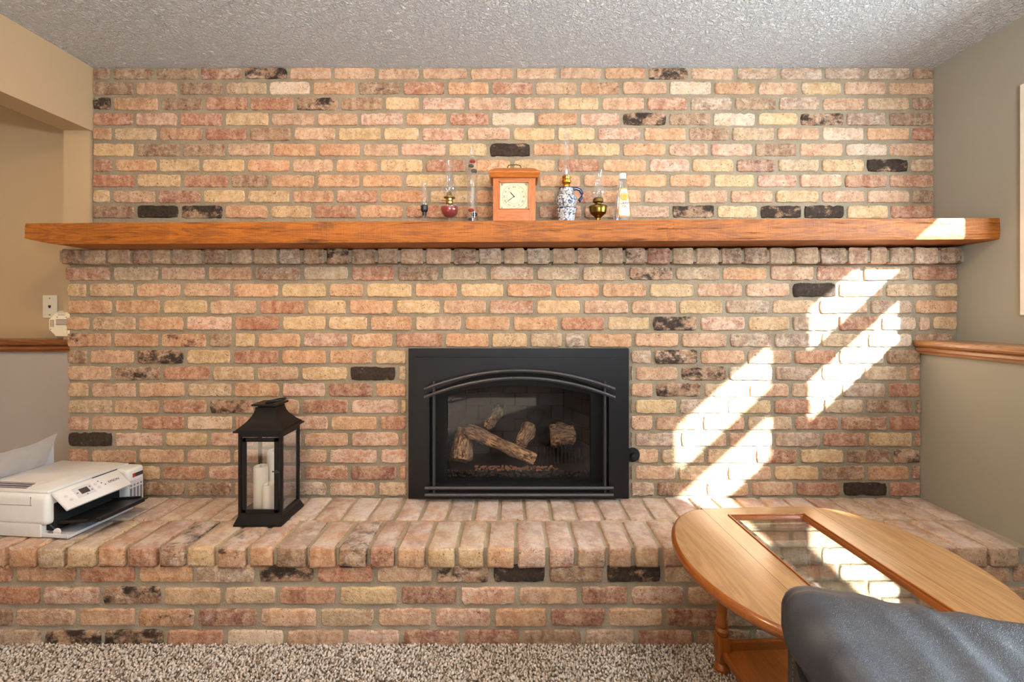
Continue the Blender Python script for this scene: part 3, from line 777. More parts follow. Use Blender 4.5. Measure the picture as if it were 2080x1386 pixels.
arch_plate(ix(830), ix(1277), zb, iz(708), ix(868), ix(1241), iz(1001), arcf(iz(800), iz(753)), YI - 0.004, YI + 0.012).build('surround_flange', M['black_metal'], ins)
arch_plate(ix(844, 470), ix(1262, 470), zb + 0.008, iz(727, 470), ix(872, 470), ix(1237, 470), iz(1000, 470), arcf(iz(798, 470), iz(755, 470)), F / 470, YI - 0.003).build('surround_panel', M['black_metal'], ins)
SD = 458.0
arch_plate(ix(862, SD), ix(1247, SD), iz(1003, SD), iz(745, SD), ix(908, SD), ix(1200, SD), iz(973, SD), arcf(iz(802, SD), iz(783, SD)), F / SD, F / SD + 0.02).build('door_frame', M['door_black'], ins)
MB().box(ix(872, SD), ix(1237, SD), YI + 0.003, F / SD + 0.01, iz(985, SD), iz(979, SD)).build('door_sill', M['black_metal'], ins)
# glass
g = MB(); n = 24; af = arcf(iz(802, SD), iz(783, SD))
poly = [(ix(905, SD), iz(976, SD)), (ix(1203, SD), iz(976, SD))] + [(ix(1203, SD) + (ix(905, SD) - ix(1203, SD)) * i / n, af(i / n) + 0.003) for i in range(n + 1)]
g.prism(poly, 'Y', F / SD + 0.012, F / SD + 0.016).build('glass_door', M['fireglass'], ins)
# bars
def bar(pts, w, name='arched_bar'):
    b = MB(); b.tube(pts, w, 6); return b.build(name, M['iron'], ins, smooth=True, ang=25)
yb_ = F / 473 - 0.004
for (ze, za) in ((790.5, 751), (807, 766)):
    f = arcf(iz(ze, 474), iz(za + 2, 474))
    bar([(ix(863 + (1248 - 863) * i / 28, 474), yb_ - 0.010, f(i / 28)) for i in range(29)], 0.0078)
for px in (881.5, 1228.5):
    bar([(ix(px, 474), yb_, iz(775 + (1008 - 775) * i / 6, 474)) for i in range(7)], 0.0072, 'upright_bar')
for py in (990, 1004):
    bar([(ix(864 + (1245 - 864) * i / 10, 474), yb_ - 0.010, iz(py, 474)) for i in range(11)], 0.0078, 'bottom_bar')
# firebox shell: splayed sides and firebrick panels
FBY0, FBY1 = F / SD + 0.022, 2.30
fx0, fx1 = ix(880, SD), ix(1228, SD); bx0, bx1 = -0.24, 0.27; fz0, fz1 = iz(985, SD), iz(765, SD)
sh = MB(); bm = sh.bm
def quadf(*ps): bm.faces.new([bm.verts.new(p) for p in ps])
e = 0.02
quadf((fx0 - e, FBY0, fz0), (bx0 - e, FBY1 + e, fz0), (bx0 - e, FBY1 + e, fz1), (fx0 - e, FBY0, fz1))
quadf((fx1 + e, FBY0, fz0), (bx1 + e, FBY1 + e, fz0), (bx1 + e, FBY1 + e, fz1), (fx1 + e, FBY0, fz1))
quadf((bx0 - e, FBY1 + e, fz0), (bx1 + e, FBY1 + e, fz0), (bx1 + e, FBY1 + e, fz1), (bx0 - e, FBY1 + e, fz1))
quadf((fx0 - e, FBY0, fz0), (fx1 + e, FBY0, fz0), (bx1 + e, FBY1 + e, fz0), (bx0 - e, FBY1 + e, fz0))
quadf((fx0 - e, FBY0, fz1), (fx1 + e, FBY0, fz1), (bx1 + e, FBY1 + e, fz1), (bx0 - e, FBY1 + e, fz1))
sh.build('firebox', M['soot'], ins)
def panel_bricks(p0, p1, rows, cols, seed):
    d = Vector((p1[0] - p0[0], p1[1] - p0[1], 0)); L = d.length; ang = math.atan2(d.y, d.x)
    rh = (fz1 - fz0) / rows
    for r in range(rows):
        off = 0.5 if r % 2 else 0
        k = -off
        while k < cols:
            a = max(0, k) / cols * L; c = min(cols, k + 1) / cols * L
            if c - a > 0.01:
                b = MB(); b.box(a + 0.002, c - 0.002, 0, 0.018, 0.002, rh - 0.002, 0.002, 1)
                b.build('firebrick', M['firebrick'], ins, loc=(p0[0], p0[1], fz0 + r * rh), rot=(0, 0, ang))
            k += 1
panel_bricks((bx0, FBY1), (bx1, FBY1), 7, 4, 1)
panel_bricks((fx0, FBY0), (bx0, FBY1), 7, 2, 2)
panel_bricks((bx1, FBY1), (fx1, FBY0), 7, 2, 3)
def log(p0, p1, r, seed, name='ceramic_log', mat='log', seg=16, n=12, sx=1.0):
    p0, p1 = Vector(p0), Vector(p1); d = p1 - p0; L = d.length
    b = MB(); bm = b.bm; rings = []
    for i in range(n + 1):
        t = i / n; rr_ = r * (1 + 0.12 * math.sin(seed + 5 * t))
        if i in (0, n): rr_ *= 0.86
        ring = []
        for k in range(seg):
            a = 2 * PI * k / seg
            q = Vector((t * L, math.cos(a) * rr_ * sx, math.sin(a) * rr_))
            nn = mnoise.noise(Vector((q.x * 25 + seed, q.y * 45, q.z * 45)))
            q.y *= 1 + 0.30 * nn; q.z *= 1 + 0.30 * nn
            if i in (0, n): q.x += 0.006 * mnoise.noise(q * 90 + Vector((seed, 0, 0)))
            ring.append(bm.verts.new(q))
        rings.append(ring)
    for a, c in zip(rings, rings[1:]):
        for k in range(seg): bm.faces.new((a[k], a[(k + 1) % seg], c[(k + 1) % seg], c[k]))
    bm.faces.new(rings[0]); bm.faces.new(list(reversed(rings[-1])))
    o = b.build(name, M[mat], ins, smooth=True, ang=50)
    o.location = p0; o.rotation_euler = d.to_track_quat('X', 'Z').to_euler()
    return o
def fp(px, py, Y): s = F / Y; return ((px - 1040) / s, Y, EYE + (636 - py) / s)
log(fp(935, 936, 2.03), fp(944, 872, 2.10), 0.047, 1)
log(fp(947, 872, 2.06), fp(1086, 934, 2.02), 0.031, 2)
log(fp(992, 864, 2.05), fp(1016, 832, 2.22), 0.026, 3)
log(fp(1058, 902, 2.02), fp(1076, 866, 2.10), 0.034, 4)
log(fp(1076, 866, 2.10), fp(1100, 838, 2.20), 0.026, 5, mat='char')
log(fp(1012, 838, 2.20), fp(1020, 826, 2.24), 0.034, 6, mat='char')
log(fp(1117, 884, 2.12), fp(1167, 882, 2.12), 0.052, 7)
log(fp(1090, 880, 2.18), fp(1120, 890, 2.16), 0.05, 8, mat='char')
MB().box(ix(912, 440), ix(1195, 440), 2.0, 2.27, fz0 + 0.002, iz(948, 430), 0.004).build('burner_tray', M['soot'], ins)
gr = MB()
for i in range(14): 
    x = ix(1090 + i * 7.2, 430); gr.tube([(x, 2.06, iz(940, 430)), (x + 0.004 * math.sin(i), 2.055, iz(905, 430))], 0.0055, 6)
gr.build('grate', M['char'], ins, smooth=True)
def crumbs(name, px0, px1, py0, py1, Y0, Y1, n, r0, r1, mat, seed):
    rn = random.Random(seed); b = MB()
    for _ in range(n):
        p = fp(rn.uniform(px0, px1), rn.uniform(py0, py1), rn.uniform(Y0, Y1)); r = rn.uniform(r0, r1)
        gg = bmesh.ops.create_icosphere(b.bm, subdivisions=1, radius=r)
        for v in gg['verts']: v.co = Vector((v.co.x * rn.uniform(.7, 1.4), v.co.y, v.co.z * rn.uniform(.6, 1.1))) + Vector(p)
    o = b.build(name, M[mat], ins); o['kind'] = 'stuff'; return o
crumbs('lava_gravel', 910, 1195, 957, 971, 1.975, 2.03, 330, 0.004, 0.009, 'gravel', 1)
crumbs('ember_wool', 966, 1133, 947, 957, 2.0, 2.03, 160, 0.003, 0.007, 'ember', 2)
# gas valve beside the insert
gv = thing('gas_valve', 'black gas valve key in a sooty hole right of the fireplace', 'valve', ((1284 - 1040) / S_L, Y_L - 0.012, iz(923, S_L)))
MB().lathe([(0.0, 0.004), (0.022, 0.004), (0.030, 0.002), (0.032, -0.006), (0.0, -0.006)], 24, mat=Matrix.Rotation(PI / 2, 4, 'X')).build('escutcheon', M['soot'], gv, smooth=True)
MB().lathe([(0.0, 0.028), (0.012, 0.026), (0.015, 0.018), (0.013, 0.004), (0.0, 0.004)], 20, mat=Matrix.Rotation(PI / 2, 4, 'X')).build('knob', M['blackplastic'], gv, smooth=True)

# ---------------------------------------------------------------- lantern
LX, LY = -0.9665, 1.752
lan = thing('lantern', 'tall dark bronze metal lantern with glass sides standing on the hearth', 'lantern', (LX, LY, HEARTH + 0.001))
def frustum(b, hw0, hd0, z0, hw1, hd1, z1):
    bm = b.bm
    A = [bm.verts.new((sx * hw0, sy * hd0, z0)) for sx, sy in ((-1, -1), (1, -1), (1, 1), (-1, 1))]
    B = [bm.verts.new((sx * hw1, sy * hd1, z1)) for sx, sy in ((-1, -1), (1, -1), (1, 1), (-1, 1))]
    bm.faces.new(list(reversed(A))); bm.faces.new(B)
    for i in range(4): bm.faces.new((A[i], A[(i + 1) % 4], B[(i + 1) % 4], B[i]))
b = MB(); frustum(b, 0.0915, 0.0905, 0, 0.0915, 0.0905, 0.008); frustum(b, 0.0905, 0.0895, 0.008, 0.080, 0.072, 0.040)
b.build('base', M['lantern'], lan)
for sx in (-1, 1):
    for sy in (-1, 1):
        MB().box(sx * 0.0845 - (0.012 if sx > 0 else 0), sx * 0.0845 + (0 if sx > 0 else 0.012), sy * 0.072 - (0.012 if sy > 0 else 0), sy * 0.072 + (0 if sy > 0 else 0.012), 0.036, 0.356, 0.0015, 1).build('post', M['lantern'], lan)
b = MB()
b.box(-0.084, 0.084, -0.0715, 0.0715, 0.030, 0.044).build('body_floor', M['lantern'], lan)
b = MB(); b.box(-0.084, 0.084, -0.0715, -0.060, 0.335, 0.356).box(-0.084, 0.084, 0.060, 0.0715, 0.335, 0.356).box(-0.084, -0.072, -0.0715, 0.0715, 0.335, 0.356).box(0.072, 0.084, -0.0715, 0.0715, 0.335, 0.356)
b.build('body_frame', M['lantern'], lan)
b = MB(); frustum(b, 0.096, 0.085, 0.354, 0.096, 0.085, 0.361); frustum(b, 0.090, 0.080, 0.361, 0.086, 0.076, 0.368)
b.build('eave', M['lantern'], lan)
b = MB(); K = 10; prev = None
for i in range(K + 1):
    t = i / K; w = 0.039 + (0.086 - 0.039) * (1 - t) ** 1.9; z = 0.367 + 0.075 * t; d = 0.036 + (0.076 - 0.036) * (1 - t) ** 1.9
    if prev: frustum(b, prev[0], prev[1], prev[2], w, d, z)
    prev = (w, d, z)
b.build('roof', M['lantern'], lan)
b = MB(); frustum(b, 0.032, 0.030, 0.441, 0.032, 0.030, 0.449); frustum(b, 0.050, 0.045, 0.448, 0.050, 0.045, 0.455)
b.build('cap_plate', M['lantern'], lan)
b = MB(); b.tube([(0.022 + 0.0 + 0.036 * math.cos(a), 0.028 * math.sin(a), 0.462 + 0.006 * math.cos(a)) for a in [2 * PI * i / 28 for i in range(28)]], 0.0042, 8, closed=True)
b.lathe([(0.0, 0.455), (0.010, 0.455), (0.007, 0.462), (0.0, 0.465)], 16)
b.build('ring_handle', M['lantern'], lan, smooth=True)
d = MB(); dx0, dx1, dz0, dz1 = -0.064, 0.072, 0.046, 0.333
for bx in ((dx0, dx0 + 0.013, dz0, dz1), (dx1 - 0.016, dx1, dz0, dz1), (dx0, dx1, dz0, dz0 + 0.013), (dx0, dx1, dz1 - 0.015, dz1)):
    d.box(bx[0], bx[1], -0.076, -0.069, bx[2], bx[3], 0.001, 1)
door = d.build('door', M['lantern'], lan)
l_ = MB(); l_.lathe([(0.0, 0), (0.006, 0), (0.006, 0.007), (0, 0.008)], 12, c=(0, 0, 0), mat=Matrix.Translation((0.066, -0.076, 0.205)) @ Matrix.Rotation(PI / 2, 4, 'X')); l_.tube([(0.052, -0.081, 0.207), (0.080, -0.081, 0.203)], 0.0022, 6)
l_.build('latch', M['iron'], door, smooth=True)
MB().box(dx0 + 0.01, dx1 - 0.012, -0.0735, -0.0722, dz0 + 0.01, dz1 - 0.012).build('glass_pane', M['pane'], lan)
MB().box(0.0775, 0.0785, -0.062, 0.062, 0.042, 0.337).build('glass_pane', M['pane'], lan)
MB().box(-0.0785, -0.0775, -0.062, 0.062, 0.042, 0.337).build('glass_pane', M['pane'], lan)
MB().box(-0.074, 0.074, 0.0655, 0.0665, 0.042, 0.337).build('glass_pane', M['pane'], lan)
def candle(dx, dy, r, h, label):
    c = thing('candle', label, 'candle', (LX + dx, LY + dy, HEARTH + 0.046), 0, 'ivory candles inside the lantern')
    MB().lathe([(0, 0), (r * .96, 0), (r, 0.004), (r, h - 0.006), (r * 0.93, h), (r * 0.80, h - 0.001), (r * .62, h - 0.008), (0, h - 0.009)], 32).build('wax', M['wax'], c, smooth=True)
    MB().lathe([(0, 0), (0.0035, 0.002), (0.0045, 0.007), (0.002, 0.015), (0, 0.021)], 12, c=(0, 0, h - 0.010)).build('flame_tip', M['flametip'], c, smooth=True)
    MB().lathe([(0.0012, -0.006), (0.0012, 0.002)], 8, c=(0, 0, h - 0.008)).build('wick', M['ink'], c)
candle(-0.0265, -0.020, 0.0262, 0.163, 'medium ivory pillar candle at the front left inside the lantern')
candle(-0.0045, 0.034, 0.0255, 0.208, 'tallest ivory pillar candle at the back inside the lantern')
candle(0.0180, -0.043, 0.0225, 0.100, 'shortest ivory pillar candle at the front right inside the lantern')

# ---------------------------------------------------------------- mantel objects
def G(o): return 'keepsakes standing on the mantel beam'
# 1 small oil lamp
t = thing('oil_lamp', 'smallest clear glass oil lamp with a black burner on the mantel', 'oil lamp', on_mantel(862), 0, 'oil lamps on the mantel')
MB().lathe([(0, 0), (0.026, 0), (0.029, 0.006), (0.028, 0.022), (0.019, 0.034), (0.010, 0.040), (0.010, 0.046)], 32).build('font', M['glass'], t, smooth=True)
MB().lathe([(0, 0.004), (0.022, 0.004), (0.022, 0.014), (0, 0.014)], 24).build('oil', thin_glass('clear oil', (0.93, 0.90, 0.82, 1), 2.0), t, smooth=True)
MB().lathe([(0, 0.045), (0.0085, 0.045), (0.009, 0.062), (0.014, 0.068), (0.016, 0.076), (0.0145, 0.082), (0.016, 0.088), (0.012, 0.094), (0, 0.094)], 24).build('burner', M['blackplastic'], t, smooth=True)
MB().tube([(-0.028, 0, 0.073), (-0.008, 0, 0.073)], 0.0012, 6).tube([(-0.029, 0, 0.069), (-0.029, 0, 0.077)], 0.0015, 6).build('wick_knob', M['oldbrass'], t, smooth=True)
MB().lathe([(0.013, 0.090), (0.015, 0.105), (0.014, 0.125), (0.011, 0.150), (0.010, 0.175), (0.011, 0.190), (0.0135, 0.195)], 28, cap=False).build('chimney', M['glass'], t, smooth=True)
# 2 red oil lamp
t = thing('oil_lamp', 'clear glass oil lamp filled with red oil, left of the glass thermometer', 'oil lamp', on_mantel(913), 0, 'oil lamps on the mantel')
MB().lathe([(0, 0), (0.030, 0), (0.030, 0.006), (0.016, 0.014), (0.008, 0.022), (0.008, 0.036)], 32).build('foot', M['glass'], t, smooth=True)
MB().lathe([(0.008, 0.036), (0.022, 0.042), (0.034, 0.055), (0.039, 0.070), (0.037, 0.086), (0.026, 0.096), (0.013, 0.100)], 36, cap=False).build('font', M['glass'], t, smooth=True)
MB().lathe([(0, 0.038), (0.020, 0.043), (0.032, 0.056), (0.037, 0.070), (0.0365, 0.083), (0, 0.084)], 36).build('oil', M['redoil'], t, smooth=True)
MB().lathe([(0, 0.098), (0.014, 0.098), (0.016, 0.108), (0.013, 0.112), (0.014, 0.120), (0.024, 0.124), (0.025, 0.127), (0.014, 0.130), (0.010, 0.146), (0.003, 0.154), (0, 0.154)], 32).build('burner', M['gilt'], t, smooth=True)
MB().tube([(-0.037, 0, 0.112), (-0.012, 0, 0.112)], 0.0012, 6).build('wick_knob', M['oldbrass'], t)
MB().lathe([(0.017, 0.127), (0.024, 0.140), (0.032, 0.158), (0.032, 0.172), (0.022, 0.192), (0.017, 0.205), (0.0165, 0.282)], 36, cap=False).build('chimney', M['glass'], t, smooth=True)
# 3 glass thermometer
t = thing('glass_thermometer', 'tall slim glass cylinder thermometer with floating coloured bulbs on the mantel', 'thermometer', on_mantel(959.5))
MB().lathe([(0, 0), (0.021, 0), (0.0225, 0.006), (0.0225, 0.282), (0.018, 0.296), (0.012, 0.302), (0.011, 0.330), (0.004, 0.342), (0.002, 0.370), (0, 0.372)], 36).build('cylinder', M['glass'], t, smooth=True)
for k, (dx, z, mt, rr2) in enumerate(((0.001, 0.282, 'bulb_red', 0.0115), (-0.006, 0.262, 'bulb_blue', 0.011), (0.009, 0.240, 'bulb_blue', 0.013), (-0.006, 0.070, 'bulb_red', 0.0115), (0.009, 0.052, 'bulb_blue', 0.0125), (-0.007, 0.030, 'bulb_blue', 0.011))):
    MB().sphere((dx * 0.9, 0, z), rr2 * 1.12, (1, 1, 0.62)).build('bulb', M[mt], t, smooth=True)
    MB().lathe([(0, 0), (0.003, 0), (0.003, 0.010), (0, 0.010)], 10, c=(dx, -0.003, z - 0.018)).build('tag', M['bulb_yellow'], t, smooth=True)
# 4 clock
cl = thing('mantel_clock', 'orange oak mantel clock with a square cream dial and brass carrying handle', 'clock', on_mantel(1044.5, 1.90))
cw, cd = 0.089, 0.10
H0, H1 = 0.008, 0.198
fy = -0.062
fr = MB()
fw0, fw1, fz0_, fz1_ = -0.064, 0.062, 0.058, 0.176     # dial opening
fr.box(-cw, fw0, fy, fy + 0.012, H0, H1).build('frame_stile', M['clock_oak'], cl)
MB().box(fw1, cw, fy, fy + 0.012, H0, H1).build('frame_stile', M['clock_oak'], cl)
MB().box(fw0, fw1, fy, fy + 0.012, H0, fz0_).build('frame_rail', M['clock_oak_x'], cl)
MB().box(fw0, fw1, fy, fy + 0.012, fz1_, H1).build('frame_rail', M['clock_oak_x'], cl)
MB().box(-cw, cw, fy + 0.012, 0.045, H0, H1).build('case', M['clock_oak'], cl)
MB().box(-cw - 0.004, cw + 0.004, fy - 0.004, 0.049, 0, 0.0095, 0.002, 1).build('plinth', M['clock_oak_x'], cl)
b = MB()
for (A, Bq) in ((fw0, fw0 + 0.004), (fw1 - 0.004, fw1)): b.box(A, Bq, fy - 0.003, fy + 0.006, fz0_, fz1_)
b.box(fw0, fw1, fy - 0.003, fy + 0.006, fz0_, fz0_ + 0.004).box(fw0, fw1, fy - 0.003, fy + 0.006, fz1_ - 0.004, fz1_)
b.build('moulding', M['clock_oak_x'], cl)
b = MB(); bm = b.bm
prev = None
for (w, d0, d1, z) in ((cw + 0.010, fy - 0.012, 0.055, 0.190), (cw + 0.018, fy - 0.022, 0.060, 0.208), (cw + 0.018, fy - 0.022, 0.060, 0.213), (cw - 0.006, fy + 0.004, 0.042, 0.232), (cw - 0.014, fy + 0.012, 0.036, 0.236)):
    ring = [bm.verts.new(p) for p in ((-w, d0, z), (w, d0, z), (w, d1, z), (-w, d1, z))]
    if prev:
        for i in range(4): bm.faces.new((prev[i], prev[(i + 1) % 4], ring[(i + 1) % 4], ring[i]))
    else: bm.faces.new(list(reversed(ring)))
    prev = ring
bm.faces.new(prev)
b.build('roof', M['clock_oak_x'], cl)
hb = MB(); pts = [(-0.017, 0), (-0.026, 0.006), (-0.029, 0.014), (-0.025, 0.022), (-0.014, 0.025), (0, 0.0255), (0.014, 0.025), (0.025, 0.022), (0.029, 0.014), (0.026, 0.006), (0.017, 0)]
hb.tube([(x, -0.01, 0.238 + z) for x, z in pts], 0.0022, 8)
hb.tube([(-0.017, -0.01, 0.238), (0.017, -0.01, 0.238)], 0.003, 8)
hb.build('handle', M['oldbrass'], cl, smooth=True)
dial = MB().box(fw0 + 0.002, fw1 - 0.002, fy + 0.008, fy + 0.0115, fz0_ + 0.002, fz1_ - 0.002).build('dial', M['dial'], cl)
dc = ((fw0 + fw1) / 2, (fz0_ + fz1_) / 2 - 0.003); yd = fy + 0.0077
RX = (PI / 2, 0, 0)
for rr3, wd_ in ((0.0500, 0.0006), (0.0305, 0.0005)):
    MB().tube([(dc[0] + rr3 * math.cos(2 * PI * i / 48), yd, dc[1] + rr3 * math.sin(2 * PI * i / 48)) for i in range(48)], wd_, 4, closed=True).build('dial_ring', M['mutedink'], dial)
for i, num in enumerate(['XII', 'I', 'II', 'III', 'IIII', 'V', 'VI', 'VII', 'VIII', 'IX', 'X', 'XI']):
    a = PI / 2 - i * PI / 6
    text('numeral', num, 0.0125, M['ink'], dial, (dc[0] + 0.0405 * math.cos(a), yd - 0.0001, dc[1] + 0.0405 * math.sin(a)), (PI / 2, -(a - PI / 2), 0))
for sx in (-1, 1):
    for sz in (-1, 1):
        b = MB(); cxx, czz = dc[0] + sx * 0.051, dc[1] + sz * 0.0505 + 0.001
        b.sphere((cxx, yd, czz), 0.0045, (1, 0.1, 1), 8, 6); b.tube([(cxx, yd, czz - sz * 0.008), (cxx + sx * 0.003, yd, czz + sz * 0.003), (cxx - sx * 0.008, yd, czz + sz * 0.002)], 0.001, 4)
        b.build('corner_ornament', M['mutedink'], dial)
def hand(a, L, w, name):
    dx, dz = math.cos(a), math.sin(a)
    MB().prism([(dc[0] - dz * w, dc[1] + dx * w), (dc[0] + dx * L * .55 - dz * w * 1.5, dc[1] + dz * L * .55 + dx * w * 1.5), (dc[0] + dx * L, dc[1] + dz * L), (dc[0] + dx * L * .55 + dz * w * 1.5, dc[1] + dz * L * .55 - dx * w * 1.5), (dc[0] + dz * w, dc[1] - dx * w)], 'Y', yd - 0.0025, yd - 0.0018).build(name, M['ink'], cl)
hand(math.radians(90 + 41), 0.030, 0.0014, 'hour_hand'); hand(math.radians(90 + 126), 0.043, 0.0010, 'minute_hand')
MB().lathe([(0, 0), (0.0035, 0), (0.003, 0.003), (0, 0.003)], 14, mat=Matrix.Translation((dc[0], yd - 0.001, dc[1])) @ Matrix.Rotation(PI / 2, 4, 'X')).build('hub', M['ink'], cl)
# 5 jug lamp
t = thing('jug_oil_lamp', 'blue and white pottery jug oil lamp with dark blue handle and tallest chimney', 'oil lamp', on_mantel(1150.5), 0, 'oil lamps on the mantel')
MB().lathe([(0, 0), (0.036, 0), (0.036, 0.004), (0.034, 0.012), (0.037, 0.045), (0.045, 0.068), (0.046, 0.074), (0.041, 0.078), (0.034, 0.082), (0.042, 0.092), (0.046, 0.106), (0.042, 0.124), (0.030, 0.138), (0.030, 0.142), (0.0295, 0.160), (0.031, 0.163), (0.027, 0.164), (0, 0.160)], 40).build('jug_body', M['bluewhite'], t, smooth=True)
MB().tube([(0.026, 0, 0.158), (0.044, 0, 0.162), (0.060, 0, 0.155), (0.068, 0, 0.140), (0.066, 0, 0.124), (0.056, 0, 0.110), (0.057, 0, 0.102)], [0.006, 0.007, 0.0075, 0.0072, 0.0068, 0.007, 0.006], 12).build('handle', M['cobalt'], t, smooth=True)
for z, r in ((0.0725, 0.0462), (0.1615, 0.0312)):
    MB().tube([(r * math.cos(2 * PI * i / 40), r * math.sin(2 * PI * i / 40), z) for i in range(40)], 0.0013, 6, closed=True).build('rim_band', M['cobalt'], t, smooth=True)
MB().lathe([(0, 0.160), (0.016, 0.160), (0.016, 0.174), (0.013, 0.178), (0.020, 0.186), (0.021, 0.196), (0.017, 0.202), (0.019, 0.212), (0.013, 0.220), (0, 0.220)], 36).build('burner', M['brass'], t, smooth=True)
MB().lathe([(0.004, 0.22), (0.006, 0.238), (0.003, 0.246), (0, 0.247)], 16).build('wick_tube', M['white'], t, smooth=True)
MB().lathe([(0.0155, 0.208), (0.0185, 0.222), (0.0185, 0.236), (0.0125, 0.256), (0.0120, 0.400)], 32, cap=False).build('chimney', M['glass'], t, smooth=True)
# 6 brass lamp
t = thing('oil_lamp', 'low polished brass oil lamp with a bulbous glass chimney beside the jug', 'oil lamp', on_mantel(1215), 0, 'oil lamps on the mantel')
MB().lathe([(0, 0), (0.026, 0), (0.026, 0.004), (0.012, 0.010), (0.010, 0.032), (0.020, 0.042), (0.034, 0.054), (0.037, 0.066), (0.038, 0.080), (0.040, 0.083), (0.035, 0.086), (0.012, 0.092), (0, 0.092)], 40).build('font', M['oldbrass'], t, smooth=True)
MB().lathe([(0, 0.090), (0.012, 0.090), (0.014, 0.098), (0.022, 0.102), (0.022, 0.114), (0.017, 0.120), (0.010, 0.122), (0, 0.124)], 32).build('burner', plain('dark gilt', '#6E5628', 0.5, 0.9), t, smooth=True)
MB().lathe([(0.017, 0.113), (0.026, 0.126), (0.032, 0.142), (0.030, 0.156), (0.020, 0.174), (0.015, 0.190), (0.015, 0.208), (0.022, 0.232), (0.024, 0.238)], 36, cap=False).build('chimney', M['glass'], t, smooth=True)
# 7 bottle
t = thing('lamp_oil_bottle', 'clear lamp oil bottle with white cap and orange label, right end of the row', 'bottle', on_mantel(1264.5), 0)
MB().lathe([(0, 0), (0.040, 0), (0.043, 0.004), (0.041, 0.020), (0.034, 0.075), (0.027, 0.130), (0.021, 0.165), (0.016, 0.186), (0.014, 0.196), (0.014, 0.204)], 36).build('bottle', M['glass'], t, smooth=True)
MB().lathe([(0, 0.002), (0.040, 0.004), (0.0395, 0.018), (0.033, 0.075), (0.026, 0.130), (0, 0.132)], 36).build('oil', thin_glass('clear lamp oil', (0.93, 0.93, 0.95, 1), 1.5), t, smooth=True)
MB().lathe([(0, 0.200), (0.0155, 0.200), (0.0155, 0.222), (0.0145, 0.224), (0, 0.224)], 28).build('cap', M['white'], t, smooth=True)
def label_patch(name, z0, z1, hw, mat, push, parent):
    b = MB(); bm = b.bm; K, J = 14, 10; g_ = []
    rad = lambda z: 0.0425 - 0.118 * z if z < 0.13 else 0.027 - 0.17 * (z - 0.13)
    for j in range(J + 1):
        v = j / J; z = z0 + (z1 - z0) * v; R = rad(z) + push
        e2 = 1 - max(0, abs(2 * v - 1) - 0.86) / 0.14 * 0.25
        g_.append([bm.verts.new((R * math.sin(hw * e2 * (2 * i / K - 1)), -R * math.cos(hw * e2 * (2 * i / K - 1)), z)) for i in range(K + 1)])
    for j in range(J):
        for i in range(K): bm.faces.new((g_[j][i], g_[j][i + 1], g_[j + 1][i + 1], g_[j + 1][i]))
    return b.build(name, M[mat], parent, smooth=True)
label_patch('label_border', 0.030, 0.158, 0.78, 'labelorange', 0.0008, t)
label_patch('label', 0.035, 0.153, 0.66, 'label', 0.0012, t)
tilt = math.atan(0.118)
def on_lab(z, extra=0.0022): return (0, -(0.0425 - 0.118 * z + extra), z)
MB().lathe([(0, 0), (0.0175, 0), (0.0175, 0.0006), (0, 0.0006)], 28, mat=Matrix.Translation(on_lab(0.118, 0.0016)) @ Matrix.Rotation(PI / 2 - tilt, 4, 'X')).build('label_medallion', M['labelorange'], t)
MB().tube([(0.012 * math.cos(2 * PI * i / 24), on_lab(0.118)[1] - 0.0006, 0.118 + 0.012 * math.sin(2 * PI * i / 24)) for i in range(24)], 0.0009, 4, closed=True).build('medallion_ring', M['label'], t)
text('label_text', 'LAMP', 0.0150, M['ink'], t, on_lab(0.088, 0.0040), (PI / 2 - tilt, 0, 0))
text('label_text', 'OIL', 0.0150, M['ink'], t, on_lab(0.074, 0.0040), (PI / 2 - tilt, 0, 0))

